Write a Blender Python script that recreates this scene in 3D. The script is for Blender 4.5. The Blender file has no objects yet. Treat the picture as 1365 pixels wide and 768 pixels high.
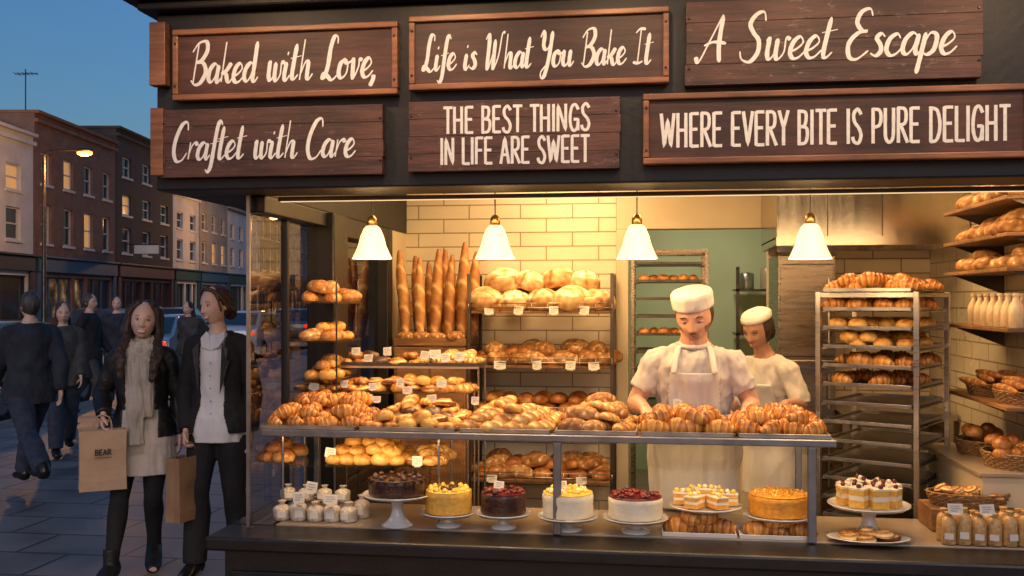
import bpy, math, random, time
from mathutils import Vector, Matrix, Euler, noise
random.seed(7)
T0=time.time()
sc=bpy.context.scene
COL=sc.collection
# ---------------------------------------------------------------- survey helpers
F=1327.0; CX=682.5; HY=400.0; TH=math.radians(8); CT=math.cos(TH); ST=math.sin(TH)
def XW(px,Y): return Y*math.tan(math.atan((px-CX)/F)-TH)
def DC(px,Y):
    a=math.atan((px-CX)/F); return Y*math.cos(a)/math.cos(a-TH)
def ZW(px,py,Y): return 1.65-(py-HY)/F*DC(px,Y)
def LANE(xc,d,z=0): return Vector((xc*CT-d*ST, xc*ST+d*CT, z))
V=Vector
def R(a): return math.radians(a)
# ---------------------------------------------------------------- materials
def newmat(name):
    m=bpy.data.materials.new(name); m.use_nodes=True
    nt=m.node_tree; b=nt.nodes['Principled BSDF']; return m,nt,b
def ramp(nt,stops):
    r=nt.nodes.new('ShaderNodeValToRGB'); e=r.color_ramp.elements
    while len(e)<len(stops): e.new(0.5)
    for i,(p,c) in enumerate(stops):
        e[i].position=p; e[i].color=(*c,1)
    return r
def M(name,c1,c2=None,scale=8,rough=.6,metal=0,bump=0,bscale=60,stretch=(1,1,1),coat=0,emis=None,es=0,sss=0,rvar=0):
    m,nt,b=newmat(name); L=nt.links
    if c2 is None: c2=tuple(x*.82 for x in c1)
    tc=nt.nodes.new('ShaderNodeTexCoord'); mp=nt.nodes.new('ShaderNodeMapping'); mp.inputs['Scale'].default_value=stretch
    L.new(tc.outputs['Object'],mp.inputs['Vector'])
    n=nt.nodes.new('ShaderNodeTexNoise'); n.inputs['Scale'].default_value=scale; n.inputs['Detail'].default_value=6
    L.new(mp.outputs[0],n.inputs['Vector'])
    r=ramp(nt,[(.32,c2),(.68,c1)]); L.new(n.outputs['Fac'],r.inputs['Fac']); L.new(r.outputs['Color'],b.inputs['Base Color'])
    b.inputs['Roughness'].default_value=rough; b.inputs['Metallic'].default_value=metal
    if rvar:
        mr=nt.nodes.new('ShaderNodeMapRange'); mr.inputs['To Min'].default_value=max(0.02,rough-rvar); mr.inputs['To Max'].default_value=min(1,rough+rvar)
        L.new(n.outputs['Fac'],mr.inputs['Value']); L.new(mr.outputs[0],b.inputs['Roughness'])
    if coat: b.inputs['Coat Weight'].default_value=coat
    if emis:
        b.inputs['Emission Color'].default_value=(*emis,1); b.inputs['Emission Strength'].default_value=es
    if sss:
        b.inputs['Subsurface Weight'].default_value=sss; b.inputs['Subsurface Radius'].default_value=(.01,.004,.002)
    if bump:
        n2=nt.nodes.new('ShaderNodeTexNoise'); n2.inputs['Scale'].default_value=bscale; n2.inputs['Detail'].default_value=5
        L.new(mp.outputs[0],n2.inputs['Vector'])
        bp=nt.nodes.new('ShaderNodeBump'); bp.inputs['Strength'].default_value=bump; bp.inputs['Distance'].default_value=.01
        L.new(n2.outputs['Fac'],bp.inputs['Height']); L.new(bp.outputs[0],b.inputs['Normal'])
    return m
def brickmat(name,c1,c2,mortar,bw,bh,ms=.01,rough=.7,bump=.4,axis='XZ',off=.5,dirt=.25):
    m,nt,b=newmat(name); L=nt.links
    tc=nt.nodes.new('ShaderNodeTexCoord'); sx=nt.nodes.new('ShaderNodeSeparateXYZ'); cb=nt.nodes.new('ShaderNodeCombineXYZ')
    L.new(tc.outputs['Object'],sx.inputs[0]); L.new(sx.outputs[axis[0]],cb.inputs[0]); L.new(sx.outputs[axis[1]],cb.inputs[1])
    br=nt.nodes.new('ShaderNodeTexBrick'); L.new(cb.outputs[0],br.inputs['Vector'])
    br.inputs['Color1'].default_value=(*c1,1); br.inputs['Color2'].default_value=(*c2,1); br.inputs['Mortar'].default_value=(*mortar,1)
    br.inputs['Scale'].default_value=1; br.inputs['Brick Width'].default_value=bw; br.inputs['Row Height'].default_value=bh
    br.inputs['Mortar Size'].default_value=ms; br.inputs['Mortar Smooth'].default_value=.2; br.offset=off
    n=nt.nodes.new('ShaderNodeTexNoise'); n.inputs['Scale'].default_value=1.7; n.inputs['Detail'].default_value=8; L.new(tc.outputs['Object'],n.inputs['Vector'])
    r=ramp(nt,[(.3,(1-dirt,)*3),(.7,(1,1,1))]); L.new(n.outputs['Fac'],r.inputs[0])
    mx=nt.nodes.new('ShaderNodeMix'); mx.data_type='RGBA'; mx.blend_type='MULTIPLY'; mx.inputs[0].default_value=1
    L.new(br.outputs['Color'],mx.inputs[6]); L.new(r.outputs[0],mx.inputs[7]); L.new(mx.outputs[2],b.inputs['Base Color'])
    mr=nt.nodes.new('ShaderNodeMapRange'); mr.inputs['To Min'].default_value=max(.05,rough-.15); mr.inputs['To Max'].default_value=min(1,rough+.2)
    L.new(n.outputs['Fac'],mr.inputs['Value']); L.new(mr.outputs[0],b.inputs['Roughness'])
    bp=nt.nodes.new('ShaderNodeBump'); bp.invert=True; bp.inputs['Strength'].default_value=bump; bp.inputs['Distance'].default_value=.01
    L.new(br.outputs['Fac'],bp.inputs['Height']); L.new(bp.outputs[0],b.inputs['Normal'])
    return m
def woodmat(name,c1,c2,sc_=6,rough=.55,axis='X',bump=.3,wear=None):
    m,nt,b=newmat(name); L=nt.links
    tc=nt.nodes.new('ShaderNodeTexCoord'); mp=nt.nodes.new('ShaderNodeMapping')
    s=[14,14,14]; s['XYZ'.index(axis)]=1.2; mp.inputs['Scale'].default_value=s
    oi=nt.nodes.new('ShaderNodeObjectInfo'); mp2=nt.nodes.new('ShaderNodeVectorMath'); mp2.operation='ADD'
    L.new(tc.outputs['Object'],mp2.inputs[0]); L.new(oi.outputs['Random'],mp2.inputs[1])
    L.new(mp2.outputs[0],mp.inputs['Vector'])
    n=nt.nodes.new('ShaderNodeTexNoise'); n.inputs['Scale'].default_value=sc_*.4; n.inputs['Detail'].default_value=9; n.inputs['Roughness'].default_value=.7
    L.new(mp.outputs[0],n.inputs['Vector'])
    r=ramp(nt,[(.3,c2),(.5,c1),(.62,tuple(x*1.4 for x in c1)),(.75,c2)]); L.new(n.outputs['Fac'],r.inputs[0])
    n3=nt.nodes.new('ShaderNodeTexNoise'); n3.inputs['Scale'].default_value=3; n3.inputs['Detail'].default_value=6; L.new(mp2.outputs[0],n3.inputs['Vector'])
    r3=ramp(nt,[(.35,(.5,.5,.5)),(.65,(1.1,1.1,1.1))]); L.new(n3.outputs['Fac'],r3.inputs[0])
    mx=nt.nodes.new('ShaderNodeMix'); mx.data_type='RGBA'; mx.blend_type='MULTIPLY'; mx.inputs[0].default_value=1
    L.new(r.outputs[0],mx.inputs[6]); L.new(r3.outputs[0],mx.inputs[7]); col=mx.outputs[2]
    if wear:
        mpw=nt.nodes.new('ShaderNodeMapping'); mpw.inputs['Scale'].default_value=(3,8,8); L.new(mp2.outputs[0],mpw.inputs['Vector'])
        nw=nt.nodes.new('ShaderNodeTexNoise'); nw.inputs['Scale'].default_value=4.5; nw.inputs['Detail'].default_value=12; nw.inputs['Roughness'].default_value=.75; L.new(mpw.outputs[0],nw.inputs['Vector'])
        rw=ramp(nt,[(.58,(0,0,0)),(.64,(1,1,1))]); L.new(nw.outputs['Fac'],rw.inputs[0])
        mw=nt.nodes.new('ShaderNodeMix'); mw.data_type='RGBA'; L.new(rw.outputs[0],mw.inputs[0]); L.new(col,mw.inputs[6]); mw.inputs[7].default_value=(*wear,1); col=mw.outputs[2]
    L.new(col,b.inputs['Base Color'])
    b.inputs['Roughness'].default_value=rough
    bp=nt.nodes.new('ShaderNodeBump'); bp.inputs['Strength'].default_value=bump; bp.inputs['Distance'].default_value=.006
    L.new(n.outputs['Fac'],bp.inputs['Height']); L.new(bp.outputs[0],b.inputs['Normal'])
    return m
def crust(name,stops,rough=.45,nz=.35,scale=40,bump=.5,spec=.5):
    m,nt,b=newmat(name); L=nt.links
    at=nt.nodes.new('ShaderNodeAttribute'); at.attribute_name='tone'
    tc=nt.nodes.new('ShaderNodeTexCoord'); n=nt.nodes.new('ShaderNodeTexNoise'); n.inputs['Scale'].default_value=scale; n.inputs['Detail'].default_value=6
    L.new(tc.outputs['Object'],n.inputs['Vector'])
    oi=nt.nodes.new('ShaderNodeObjectInfo')
    a=nt.nodes.new('ShaderNodeMath'); a.operation='MULTIPLY_ADD'; a.inputs[1].default_value=nz; L.new(n.outputs['Fac'],a.inputs[0]); L.new(at.outputs['Fac'],a.inputs[2])
    a2=nt.nodes.new('ShaderNodeMath'); a2.operation='MULTIPLY_ADD'; a2.inputs[1].default_value=.28; L.new(oi.outputs['Random'],a2.inputs[0]); L.new(a.outputs[0],a2.inputs[2])
    a3=nt.nodes.new('ShaderNodeMath'); a3.operation='SUBTRACT'; a3.inputs[1].default_value=nz*.5+.12; L.new(a2.outputs[0],a3.inputs[0])
    r=ramp(nt,stops); L.new(a3.outputs[0],r.inputs[0]); L.new(r.outputs[0],b.inputs['Base Color'])
    b.inputs['Roughness'].default_value=rough
    bp=nt.nodes.new('ShaderNodeBump'); bp.inputs['Strength'].default_value=bump; bp.inputs['Distance'].default_value=.004
    L.new(n.outputs['Fac'],bp.inputs['Height']); L.new(bp.outputs[0],b.inputs['Normal'])
    return m
def glassmat(name,base=.03,edge=.6,tint=(1,1,1),rough=0.02):
    m,nt,b=newmat(name); L=nt.links; nt.nodes.remove(b)
    out=nt.nodes['Material Output']
    tr=nt.nodes.new('ShaderNodeBsdfTransparent'); tr.inputs[0].default_value=(*tint,1)
    gl=nt.nodes.new('ShaderNodeBsdfGlossy'); gl.inputs['Roughness'].default_value=rough
    lw=nt.nodes.new('ShaderNodeLayerWeight'); lw.inputs[0].default_value=.5
    pw=nt.nodes.new('ShaderNodeMath'); pw.operation='POWER'; pw.inputs[1].default_value=3; L.new(lw.outputs['Facing'],pw.inputs[0])
    ma=nt.nodes.new('ShaderNodeMath'); ma.operation='MULTIPLY_ADD'; ma.inputs[1].default_value=edge; ma.inputs[2].default_value=base; L.new(pw.outputs[0],ma.inputs[0])
    mx=nt.nodes.new('ShaderNodeMixShader'); L.new(ma.outputs[0],mx.inputs[0]); L.new(tr.outputs[0],mx.inputs[1]); L.new(gl.outputs[0],mx.inputs[2]); L.new(mx.outputs[0],out.inputs[0])
    return m
m_black=M('black_paint',(.009,.007,.007),(.005,.004,.004),rough=.42,rvar=.15,bump=.1)
m_fascia=M('fascia_paint',(.011,.009,.009),(.006,.005,.005),rough=.55,bump=.2,bscale=30)
m_sign=woodmat('sign_wood',(.080,.027,.017),(.032,.011,.008),axis='X',bump=.35)
m_sign2=woodmat('worn_sign_wood',(.092,.036,.025),(.034,.014,.010),axis='X',bump=.6,wear=(.17,.11,.08))
m_frame=woodmat('frame_wood',(.28,.11,.045),(.14,.05,.018),axis='X',rough=.4)
m_letter=M('letter_paint',(.90,.88,.85),(.78,.75,.71),scale=60,rough=.8)
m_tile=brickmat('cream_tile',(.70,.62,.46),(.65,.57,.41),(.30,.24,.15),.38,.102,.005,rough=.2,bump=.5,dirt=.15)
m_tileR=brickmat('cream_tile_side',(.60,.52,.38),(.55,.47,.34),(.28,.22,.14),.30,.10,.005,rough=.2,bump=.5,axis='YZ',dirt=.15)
m_cream=M('cream_plaster',(.58,.49,.34),(.51,.42,.28),scale=3,rough=.6)
m_green=M('green_wall',(.46,.50,.33),(.38,.42,.27),scale=2,rough=.7)
m_steel=M('brushed_steel',(.52,.49,.45),(.42,.39,.36),scale=6,rough=.3,metal=1,stretch=(1,1,22),rvar=.08)
m_steelh=M('hood_steel',(.54,.49,.42),(.46,.41,.34),scale=3,rough=.22,metal=1,stretch=(6,1,.3),rvar=.08)
m_rail=M('rail_steel',(.27,.28,.31),(.19,.20,.22),scale=12,rough=.35,metal=.9)
m_dsteel=M('dark_steel',(.12,.10,.085),(.07,.06,.05),scale=6,rough=.35,metal=.9)
m_oven=M('oven_steel',(.30,.26,.21),(.20,.17,.14),scale=4,rough=.28,metal=1,stretch=(1,1,12),rvar=.08)
m_tray=M('tray_metal',(.40,.38,.36),(.26,.25,.24),scale=8,rough=.35,metal=.9,rvar=.1)
m_glass2=glassmat('side_glass',.08,.35,(.60,.60,.60))
m_shelfglass=glassmat('shelf_glass',.06,.5,(.93,.97,.95))
m_floor=brickmat('floor_tile',(.20,.15,.10),(.17,.13,.09),(.08,.06,.05),.4,.4,.008,rough=.4,axis='XY',off=0)
m_wood=woodmat('shelf_wood',(.26,.125,.048),(.12,.052,.02),axis='X')
m_base=M('marble_top',(.36,.28,.20),(.26,.20,.14),scale=5,rough=.3)
m_white=M('white_china',(.76,.73,.68),(.70,.67,.62),rough=.2,coat=.4)
m_card=M('card_paper',(.76,.72,.64),rough=.8)
m_ink=M('ink',(.05,.04,.04),rough=.8)
m_wicker=M('wicker',(.42,.24,.10),(.18,.09,.035),scale=70,rough=.7,bump=1,bscale=90,stretch=(1,1,2))
m_shade=M('lamp_shade_glass',(.95,.85,.65),(.9,.78,.58),rough=.3,emis=(1,.68,.28),es=1.05)
m_bulb=M('bulb_glow',(1,.9,.7),rough=.3,emis=(1,.78,.45),es=8)
m_strip=M('strip_glow',(1,.9,.7),rough=.3,emis=(1,.74,.38),es=1.0)
m_lampo=M('street_lamp_glow',(1,.55,.2),rough=.3,emis=(1,.34,.06),es=4)
m_brass=M('brass',(.45,.28,.10),(.3,.18,.06),rough=.3,metal=1)
# baked goods
c_cro=crust('croissant_crust',[(0,(.80,.45,.12)),(.35,(.62,.26,.045)),(.7,(.33,.10,.015)),(1,(.12,.032,.008))],rough=.33,nz=.5)
c_boule=crust('boule_crust',[(0,(.84,.74,.56)),(.28,(.60,.38,.16)),(.6,(.34,.15,.04)),(1,(.12,.04,.012))],rough=.7,nz=.6,scale=30)
c_bag=crust('baguette_crust',[(0,(.76,.52,.25)),(.35,(.52,.25,.07)),(.7,(.30,.11,.025)),(1,(.12,.038,.01))],rough=.55,nz=.45,scale=40)
c_roll=crust('roll_crust',[(0,(.68,.40,.13)),(.4,(.44,.17,.035)),(.75,(.22,.065,.014)),(1,(.10,.028,.008))],rough=.38,nz=.5)
c_bun=crust('golden_bun_crust',[(0,(.82,.56,.21)),(.4,(.68,.36,.075)),(.8,(.38,.14,.024)),(1,(.24,.075,.014))],rough=.35,nz=.5)
c_dan=crust('danish_crust',[(0,(.86,.68,.36)),(.35,(.70,.40,.11)),(.7,(.38,.14,.028)),(1,(.15,.042,.011))],rough=.42,nz=.6,scale=60)
c_choc=crust('chocolate_crust',[(0,(.20,.09,.04)),(.5,(.09,.035,.018)),(1,(.04,.015,.01))],rough=.4,nz=.4)
m_choc=M('chocolate_icing',(.065,.026,.014),(.035,.014,.009),scale=30,rough=.3,bump=.4)
m_ycake=M('lemon_sponge',(.78,.46,.08),(.62,.33,.045),scale=50,rough=.6,bump=.4)
m_ocake=M('orange_glaze',(.76,.36,.04),(.60,.24,.02),scale=40,rough=.4,bump=.5)
m_cream2=M('whipped_cream',(.80,.73,.58),(.72,.64,.48),scale=20,rough=.5,bump=.3)
m_berry=M('dark_berry',(.16,.015,.02),(.04,.008,.015),scale=30,rough=.2)
m_redb=M('glazed_cherry',(.26,.03,.015),(.13,.014,.01),scale=30,rough=.15)
m_yel=M('lemon_cream',(.84,.60,.12),(.78,.48,.07),scale=30,rough=.4)
m_foil=M('wrapped_cake_film',(.78,.70,.58),(.42,.34,.26),scale=38,rough=.3,bump=.8)
m_milk=M('milk_bottle_glass',(.70,.54,.33),(.58,.42,.24),rough=.15,scale=20)
# ---------------------------------------------------------------- mesh builder
class MB:
    def __init__(s): s.v=[];s.f=[];s.m=[];s.t=[]
    def add(s,vs,fs,mi=0,T=None,tone=None):
        o=len(s.v)
        for i,v in enumerate(vs):
            v=Vector(v); s.v.append(T@v if T is not None else v); s.t.append(tone[i] if tone else .4)
        for f in fs: s.f.append([o+i for i in f]); s.m.append(mi)
        return s
    def box(s,x0,x1,y0,y1,z0,z1,mi=0,T=None):
        vs=[(x,y,z) for z in (z0,z1) for y in (y0,y1) for x in (x0,x1)]
        fs=[(0,2,3,1),(4,5,7,6),(0,1,5,4),(2,6,7,3),(0,4,6,2),(1,3,7,5)]
        return s.add(vs,fs,mi,T)
    def quad(s,a,b,c,d,mi=0): return s.add([a,b,c,d],[(0,1,2,3)],mi)
    def lathe(s,prof,n=24,mi=0,T=None,jit=0):
        vs=[];fs=[]
        for r,z in prof:
            for i in range(n):
                a=2*math.pi*i/n; rr=r*(1+(random.uniform(-jit,jit) if jit else 0)); vs.append((rr*math.cos(a),rr*math.sin(a),z))
        for j in range(len(prof)-1):
            for i in range(n):
                k=(i+1)%n; fs.append((j*n+i,j*n+k,(j+1)*n+k,(j+1)*n+i))
        fs.append(tuple(reversed(range(n)))); fs.append(tuple(range((len(prof)-1)*n,len(prof)*n)))
        return s.add(vs,fs,mi,T)
    def tube(s,pts,rad,n=12,ref=None,mi=0,T=None,tone=None,closed=False):
        pts=[Vector(p) for p in pts]; N=len(pts); vs=[];fs=[];tn=[]
        if not isinstance(rad,(list,)): rad=[rad]*N
        a=None
        for i,p in enumerate(pts):
            if closed: t=pts[(i+1)%N]-pts[i-1]
            else: t=pts[min(i+1,N-1)]-pts[max(i-1,0)]
            t=t.normalized() if t.length>1e-9 else Vector((0,0,1))
            if ref is not None: base=Vector(ref)
            elif a is None: base=Vector((0,0,1)) if abs(t.z)<.9 else Vector((1,0,0))
            else: base=a
            a=base-t*base.dot(t)
            if a.length<1e-4: a=t.orthogonal()
            a.normalize(); b=t.cross(a)
            r=rad[i]; ra,rb=(r if isinstance(r,tuple) else (r,r))
            for k in range(n):
                an=2*math.pi*k/n; vs.append(p+a*ra*math.cos(an)+b*rb*math.sin(an)); tn.append(tone[i] if tone else .4)
        for j in range(N if closed else N-1):
            for i in range(n):
                k=(i+1)%n; j2=(j+1)%N; fs.append((j*n+i,j*n+k,j2*n+k,j2*n+i))
        if not closed:
            fs.append(tuple(reversed(range(n)))); fs.append(tuple(range((N-1)*n,N*n)))
        return s.add(vs,fs,mi,T,tn)
    def ell(s,c,r,nu=16,nv=10,mi=0,T=None,fn=None,tone=None):
        vs=[(c[0],c[1],c[2]-r[2])]; fs=[]
        for j in range(1,nv):
            ph=math.pi*j/nv
            for i in range(nu):
                th=2*math.pi*i/nu
                vs.append((c[0]+r[0]*math.sin(ph)*math.cos(th),c[1]+r[1]*math.sin(ph)*math.sin(th),c[2]-r[2]*math.cos(ph)))
        vs.append((c[0],c[1],c[2]+r[2])); last=len(vs)-1
        for i in range(nu):
            k=(i+1)%nu; fs.append((0,1+k,1+i)); fs.append((last,1+(nv-2)*nu+i,1+(nv-2)*nu+k))
            for j in range(nv-2): fs.append((1+j*nu+i,1+j*nu+k,1+(j+1)*nu+k,1+(j+1)*nu+i))
        tn=None
        if fn:
            out=[fn(Vector(v)) for v in vs]; vs=[o[0] for o in out]; tn=[o[1] for o in out]
        return s.add(vs,fs,mi,T,tn if tn else tone)
    def mesh(s,name,mats,smooth=False,sharp=None):
        me=bpy.data.meshes.new(name); me.from_pydata([tuple(v) for v in s.v],[],s.f)
        for m in mats: me.materials.append(m)
        me.polygons.foreach_set('material_index',s.m)
        ca=me.color_attributes.new('tone','FLOAT_COLOR','POINT')
        flat=[]
        for t in s.t: flat+= [t,t,t,1]
        ca.data.foreach_set('color',flat)
        if smooth:
            me.shade_smooth()
            if sharp: me.set_sharp_from_angle(angle=R(sharp))
        me.update(); return me
    def obj(s,name,mats,parent=None,loc=(0,0,0),smooth=False,sharp=None,bevel=0,rz=0):
        if not isinstance(mats,(list,tuple)): mats=[mats]
        o=bpy.data.objects.new(name,s.mesh(name,mats,smooth,sharp)); COL.objects.link(o)
        o.location=loc; o.rotation_euler=(0,0,rz)
        if parent: o.parent=parent
        if bevel:
            b=o.modifiers.new('bevel','BEVEL'); b.width=bevel; b.segments=2; b.limit_method='ANGLE'; b.angle_limit=R(40)
        return o
def thing(name,label,cat,loc=(0,0,0),rz=0,group=None):
    o=bpy.data.objects.new(name,None); COL.objects.link(o); o.location=loc; o.rotation_euler=(0,0,rz); o.empty_display_size=.1
    return tag(o,label,cat,group)
def tag(o,label,cat,group=None):
    o['label']=label; o['category']=cat
    if group: o['group']=group
    return o
def struct(o): o['kind']='structure'; return o
def dup(o,loc,rz=None,parent=None,scale=None):
    c=o.copy(); COL.objects.link(c)
    if parent is not None: c.parent=parent
    else:
        c.location=loc
        if rz is not None: c.rotation_euler=(0,0,rz)
        if scale: c.scale=(scale,)*3
    for ch in o.children: dup(ch,None,parent=c)
    return c
def cr(pts,sub=6):
    pts=[Vector(p) for p in pts]; out=[]
    if len(pts)<3: return pts
    for i in range(len(pts)-1):
        p0=pts[max(i-1,0)];p1=pts[i];p2=pts[i+1];p3=pts[min(i+2,len(pts)-1)]
        for k in range(sub):
            t=k/sub
            out.append(.5*((2*p1)+(p2-p0)*t+(2*p0-5*p1+4*p2-p3)*t*t+(3*p1-p0-3*p2+p3)*t**3))
    out.append(pts[-1]); return out
# ---------------------------------------------------------------- lettering
SG={
'a':(.50,[[(.42,.38),(.27,.46),(.10,.32),(.06,.10),(.18,0),(.32,.12),(.42,.40)],[(.44,.44),(.40,.12),(.46,0),(.58,.12)]]),
'c':(.42,[[(.40,.36),(.30,.46),(.12,.36),(.06,.14),(.18,0),(.34,.03),(.48,.16)]]),
'd':(.54,[[(.42,.38),(.27,.46),(.10,.32),(.06,.10),(.18,0),(.32,.12),(.42,.40)],[(.46,1.0),(.43,.4),(.41,.08),(.50,0),(.62,.12)]]),
'e':(.42,[[(.02,.14),(.22,.20),(.38,.34),(.28,.47),(.12,.36),(.06,.14),(.16,0),(.32,.02),(.48,.16)]]),
'f':(.34,[[(.46,.90),(.38,1.02),(.27,.88),(.20,.35),(.14,-.2),(.02,-.36),(-.08,-.28)],[(.02,.42),(.40,.50)]]),
'h':(.52,[[(.14,1.0),(.08,0)],[(.09,.12),(.24,.42),(.36,.42),(.36,.2),(.37,.03),(.46,.01),(.58,.14)]]),
'i':(.25,[[(.10,.46),(.06,.1),(.14,0),(.28,.14)],[(.14,.70),(.12,.62)]]),
'k':(.48,[[(.14,1.0),(.08,0)],[(.42,.48),(.26,.30),(.11,.22),(.24,.20),(.32,.04),(.42,0),(.54,.12)]]),
'o':(.46,[[(.28,.46),(.10,.36),(.06,.12),(.18,0),(.36,.12),(.38,.36),(.27,.46),(.34,.36),(.54,.42)]]),
'p':(.48,[[(.10,.48),(.05,0),(.0,-.40)],[(.08,.2),(.22,.46),(.40,.40),(.38,.12),(.22,.0),(.07,.06)]]),
'r':(.38,[[(.10,.46),(.07,0)],[(.08,.15),(.18,.38),(.32,.47),(.40,.38)]]),
's':(.36,[[(.36,.40),(.25,.48),(.14,.38),(.26,.24),(.30,.10),(.18,0),(.02,.06)]]),
't':(.32,[[(.18,.88),(.10,.14),(.18,0),(.34,.12)],[(-.02,.54),(.40,.60)]]),
'u':(.52,[[(.08,.46),(.05,.12),(.16,0),(.30,.12),(.38,.46)],[(.39,.46),(.36,.10),(.44,0),(.58,.14)]]),
'v':(.42,[[(.02,.40),(.10,.46),(.14,.08),(.19,.0),(.34,.28),(.34,.46),(.46,.42)]]),
'w':(.64,[[(.02,.40),(.09,.46),(.09,.12),(.17,0),(.29,.14),(.33,.46)],[(.33,.46),(.33,.1),(.41,0),(.55,.16),(.56,.46),(.68,.42)]]),
'B':(.66,[[(.20,.96),(.12,.0)],[(-.02,.78),(.2,1.0),(.5,1.04),(.58,.82),(.40,.58),(.20,.52),(.46,.50),(.60,.28),(.44,.02),(.2,-.04),(.02,.08)]]),
'L':(.60,[[(.52,.84),(.50,1.0),(.36,1.02),(.26,.75),(.22,.3),(.12,.04),(.0,.0),(.04,.12),(.2,.08),(.42,-.05),(.64,.08)]]),
'W':(.88,[[(-.02,.84),(.10,1.0),(.15,.8),(.13,.1),(.18,.0),(.36,.4),(.44,.84)],[(.44,.84),(.42,.1),(.47,0),(.66,.4),(.76,.98),(.90,1.02)]]),
'Y':(.60,[[(-.02,.84),(.08,1.02),(.16,.9),(.15,.6),(.28,.48),(.44,.62),(.54,1.02)],[(.54,1.02),(.46,.3),(.30,-.24),(.14,-.32),(.12,-.14),(.44,.10)]]),
'I':(.46,[[(.0,.88),(.2,1.0),(.46,.98)],[(.24,.98),(.18,.02)],[(-.04,.04),(.2,0),(.42,.06)]]),
'A':(.72,[[(-.10,.10),(.0,-.02),(.22,.42),(.50,1.02)],[(.50,1.02),(.50,.4),(.58,-.02)],[(.08,.34),(.34,.42),(.70,.38)]]),
'S':(.64,[[(.58,.84),(.50,1.04),(.30,1.0),(.16,.80),(.28,.60),(.46,.42),(.48,.16),(.30,-.04),(.06,.02),(-.02,.2)]]),
'E':(.60,[[(.56,.88),(.46,1.04),(.24,.98),(.16,.76),(.32,.58),(.44,.56),(.22,.52),(.02,.30),(.08,.02),(.30,-.04),(.58,.14)]]),
'C':(.60,[[(.56,.80),(.50,1.02),(.28,.96),(.08,.6),(.04,.24),(.18,-.02),(.42,.0),(.60,.2)]]),
',':(.2,[[(.08,.08),(.08,-.04),(-.02,-.2)]]),' ':(.38,[])}
BG={
'A':(.50,[[(0,0),(.22,1),(.44,0)],[(.08,.32),(.37,.32)]]),
'B':(.46,[[(.02,0),(.02,1)],'s',[(.02,1),(.30,.96),(.34,.76),(.26,.56),(.02,.52)],'s',[(.02,.52),(.34,.48),(.40,.26),(.30,.03),(.02,0)]]),
'D':(.50,[[(.02,0),(.02,1)],'s',[(.02,1),(.30,.93),(.42,.6),(.40,.28),(.26,.04),(.02,0)]]),
'E':(.42,[[(.36,1),(.02,1),(.02,0),(.36,0)],[(.02,.52),(.30,.52)]]),
'F':(.40,[[(.36,1),(.02,1),(.02,0)],[(.02,.52),(.30,.52)]]),
'G':(.50,['s',[(.42,.84),(.30,1.0),(.12,.94),(.02,.6),(.04,.22),(.18,0),(.36,.08),(.42,.34)],[(.24,.42),(.42,.42),(.42,.02)]]),
'H':(.50,[[(.02,0),(.02,1)],[(.40,0),(.40,1)],[(.02,.5),(.40,.5)]]),
'I':(.14,[[(.04,0),(.04,1)]]),
'L':(.38,[[(.02,1),(.02,0),(.34,0)]]),
'N':(.52,[[(.02,0),(.02,1),(.42,0),(.42,1)]]),
'P':(.44,[[(.02,0),(.02,1)],'s',[(.02,1),(.30,.97),(.38,.76),(.30,.52),(.02,.46)]]),
'R':(.46,[[(.02,0),(.02,1)],'s',[(.02,1),(.30,.97),(.37,.76),(.30,.54),(.02,.48)],[(.14,.48),(.42,0)]]),
'S':(.44,['s',[(.36,.88),(.22,1.02),(.05,.88),(.08,.64),(.28,.44),(.37,.22),(.26,.0),(.06,.04),(.0,.16)]]),
'T':(.42,[[(0,1),(.40,1)],[(.20,1),(.20,0)]]),
'U':(.48,['s',[(.02,1),(.02,.5),(.04,.14),(.20,0),(.36,.14),(.39,.5),(.39,1)]]),
'V':(.46,[[(0,1),(.21,0),(.42,1)]]),
'W':(.66,[[(0,1),(.14,0),(.30,.85),(.45,0),(.60,1)]]),
'Y':(.44,[[(0,1),(.20,.5),(.40,1)],[(.20,.5),(.20,0)]]),' ':(.24,[])}
def lettering(text,G,width,cap,pen,thin=.35,slant=0.0,script=True):
    mb=MB(); x=0; strokes=[]; gap=.02 if script else .11
    for ch in text:
        adv,ss=G[ch]; sm=script
        for st in ss:
            if st=='s': sm=True; continue
            strokes.append(([(x+p[0],p[1]) for p in st],sm)); sm=script
        x+=adv+gap
    x-=gap; sx=width/x; k=0
    for st,sm in strokes:
        jt=random.uniform(-.015,.015)
        if sm: pp=cr([(p[0],p[1]+jt,0) for p in st],9)
        else:
            pp=[]
            for i in range(len(st)-1):
                for q in range(8): pp.append(Vector((st[i][0]+(st[i+1][0]-st[i][0])*q/8,st[i][1]+(st[i+1][1]-st[i][1])*q/8,0)))
            pp.append(Vector((*st[-1],0)))
        pp=[Vector(((p.x+slant*p.y)*sx,p.y*cap,0)) for p in pp]
        vs=[];fs=[];n=len(pp); zo=-.0003*(k%5)-.0004
        for i,p in enumerate(pp):
            t=(pp[min(i+1,n-1)]-pp[max(i-1,0)]); t=t.normalized() if t.length>0 else Vector((1,0,0))
            nr=Vector((-t.y,t.x,0))
            dn=max(0,min(1,.5-.6*t.y)) if script else 1
            w=pen*cap*(thin+(1-thin)*dn)*.5*(1+.12*noise.noise(Vector((i*.3,k,0))))
            if script:
                if i==0 or i==n-1: w*=.35
                elif i==1 or i==n-2: w*=.75
            else:
                if i==0 or i==n-1: p=p+t*(w*.6 if i else -w*.6)
            y=zo-.000004*i
            vs+=[(p.x+nr.x*w,y,p.y+nr.y*w),(p.x-nr.x*w,y,p.y-nr.y*w)]
        for i in range(n-1): fs.append((2*i,2*i+1,2*i+3,2*i+2))
        mb.add(vs,fs); k+=1
    return mb
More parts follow.
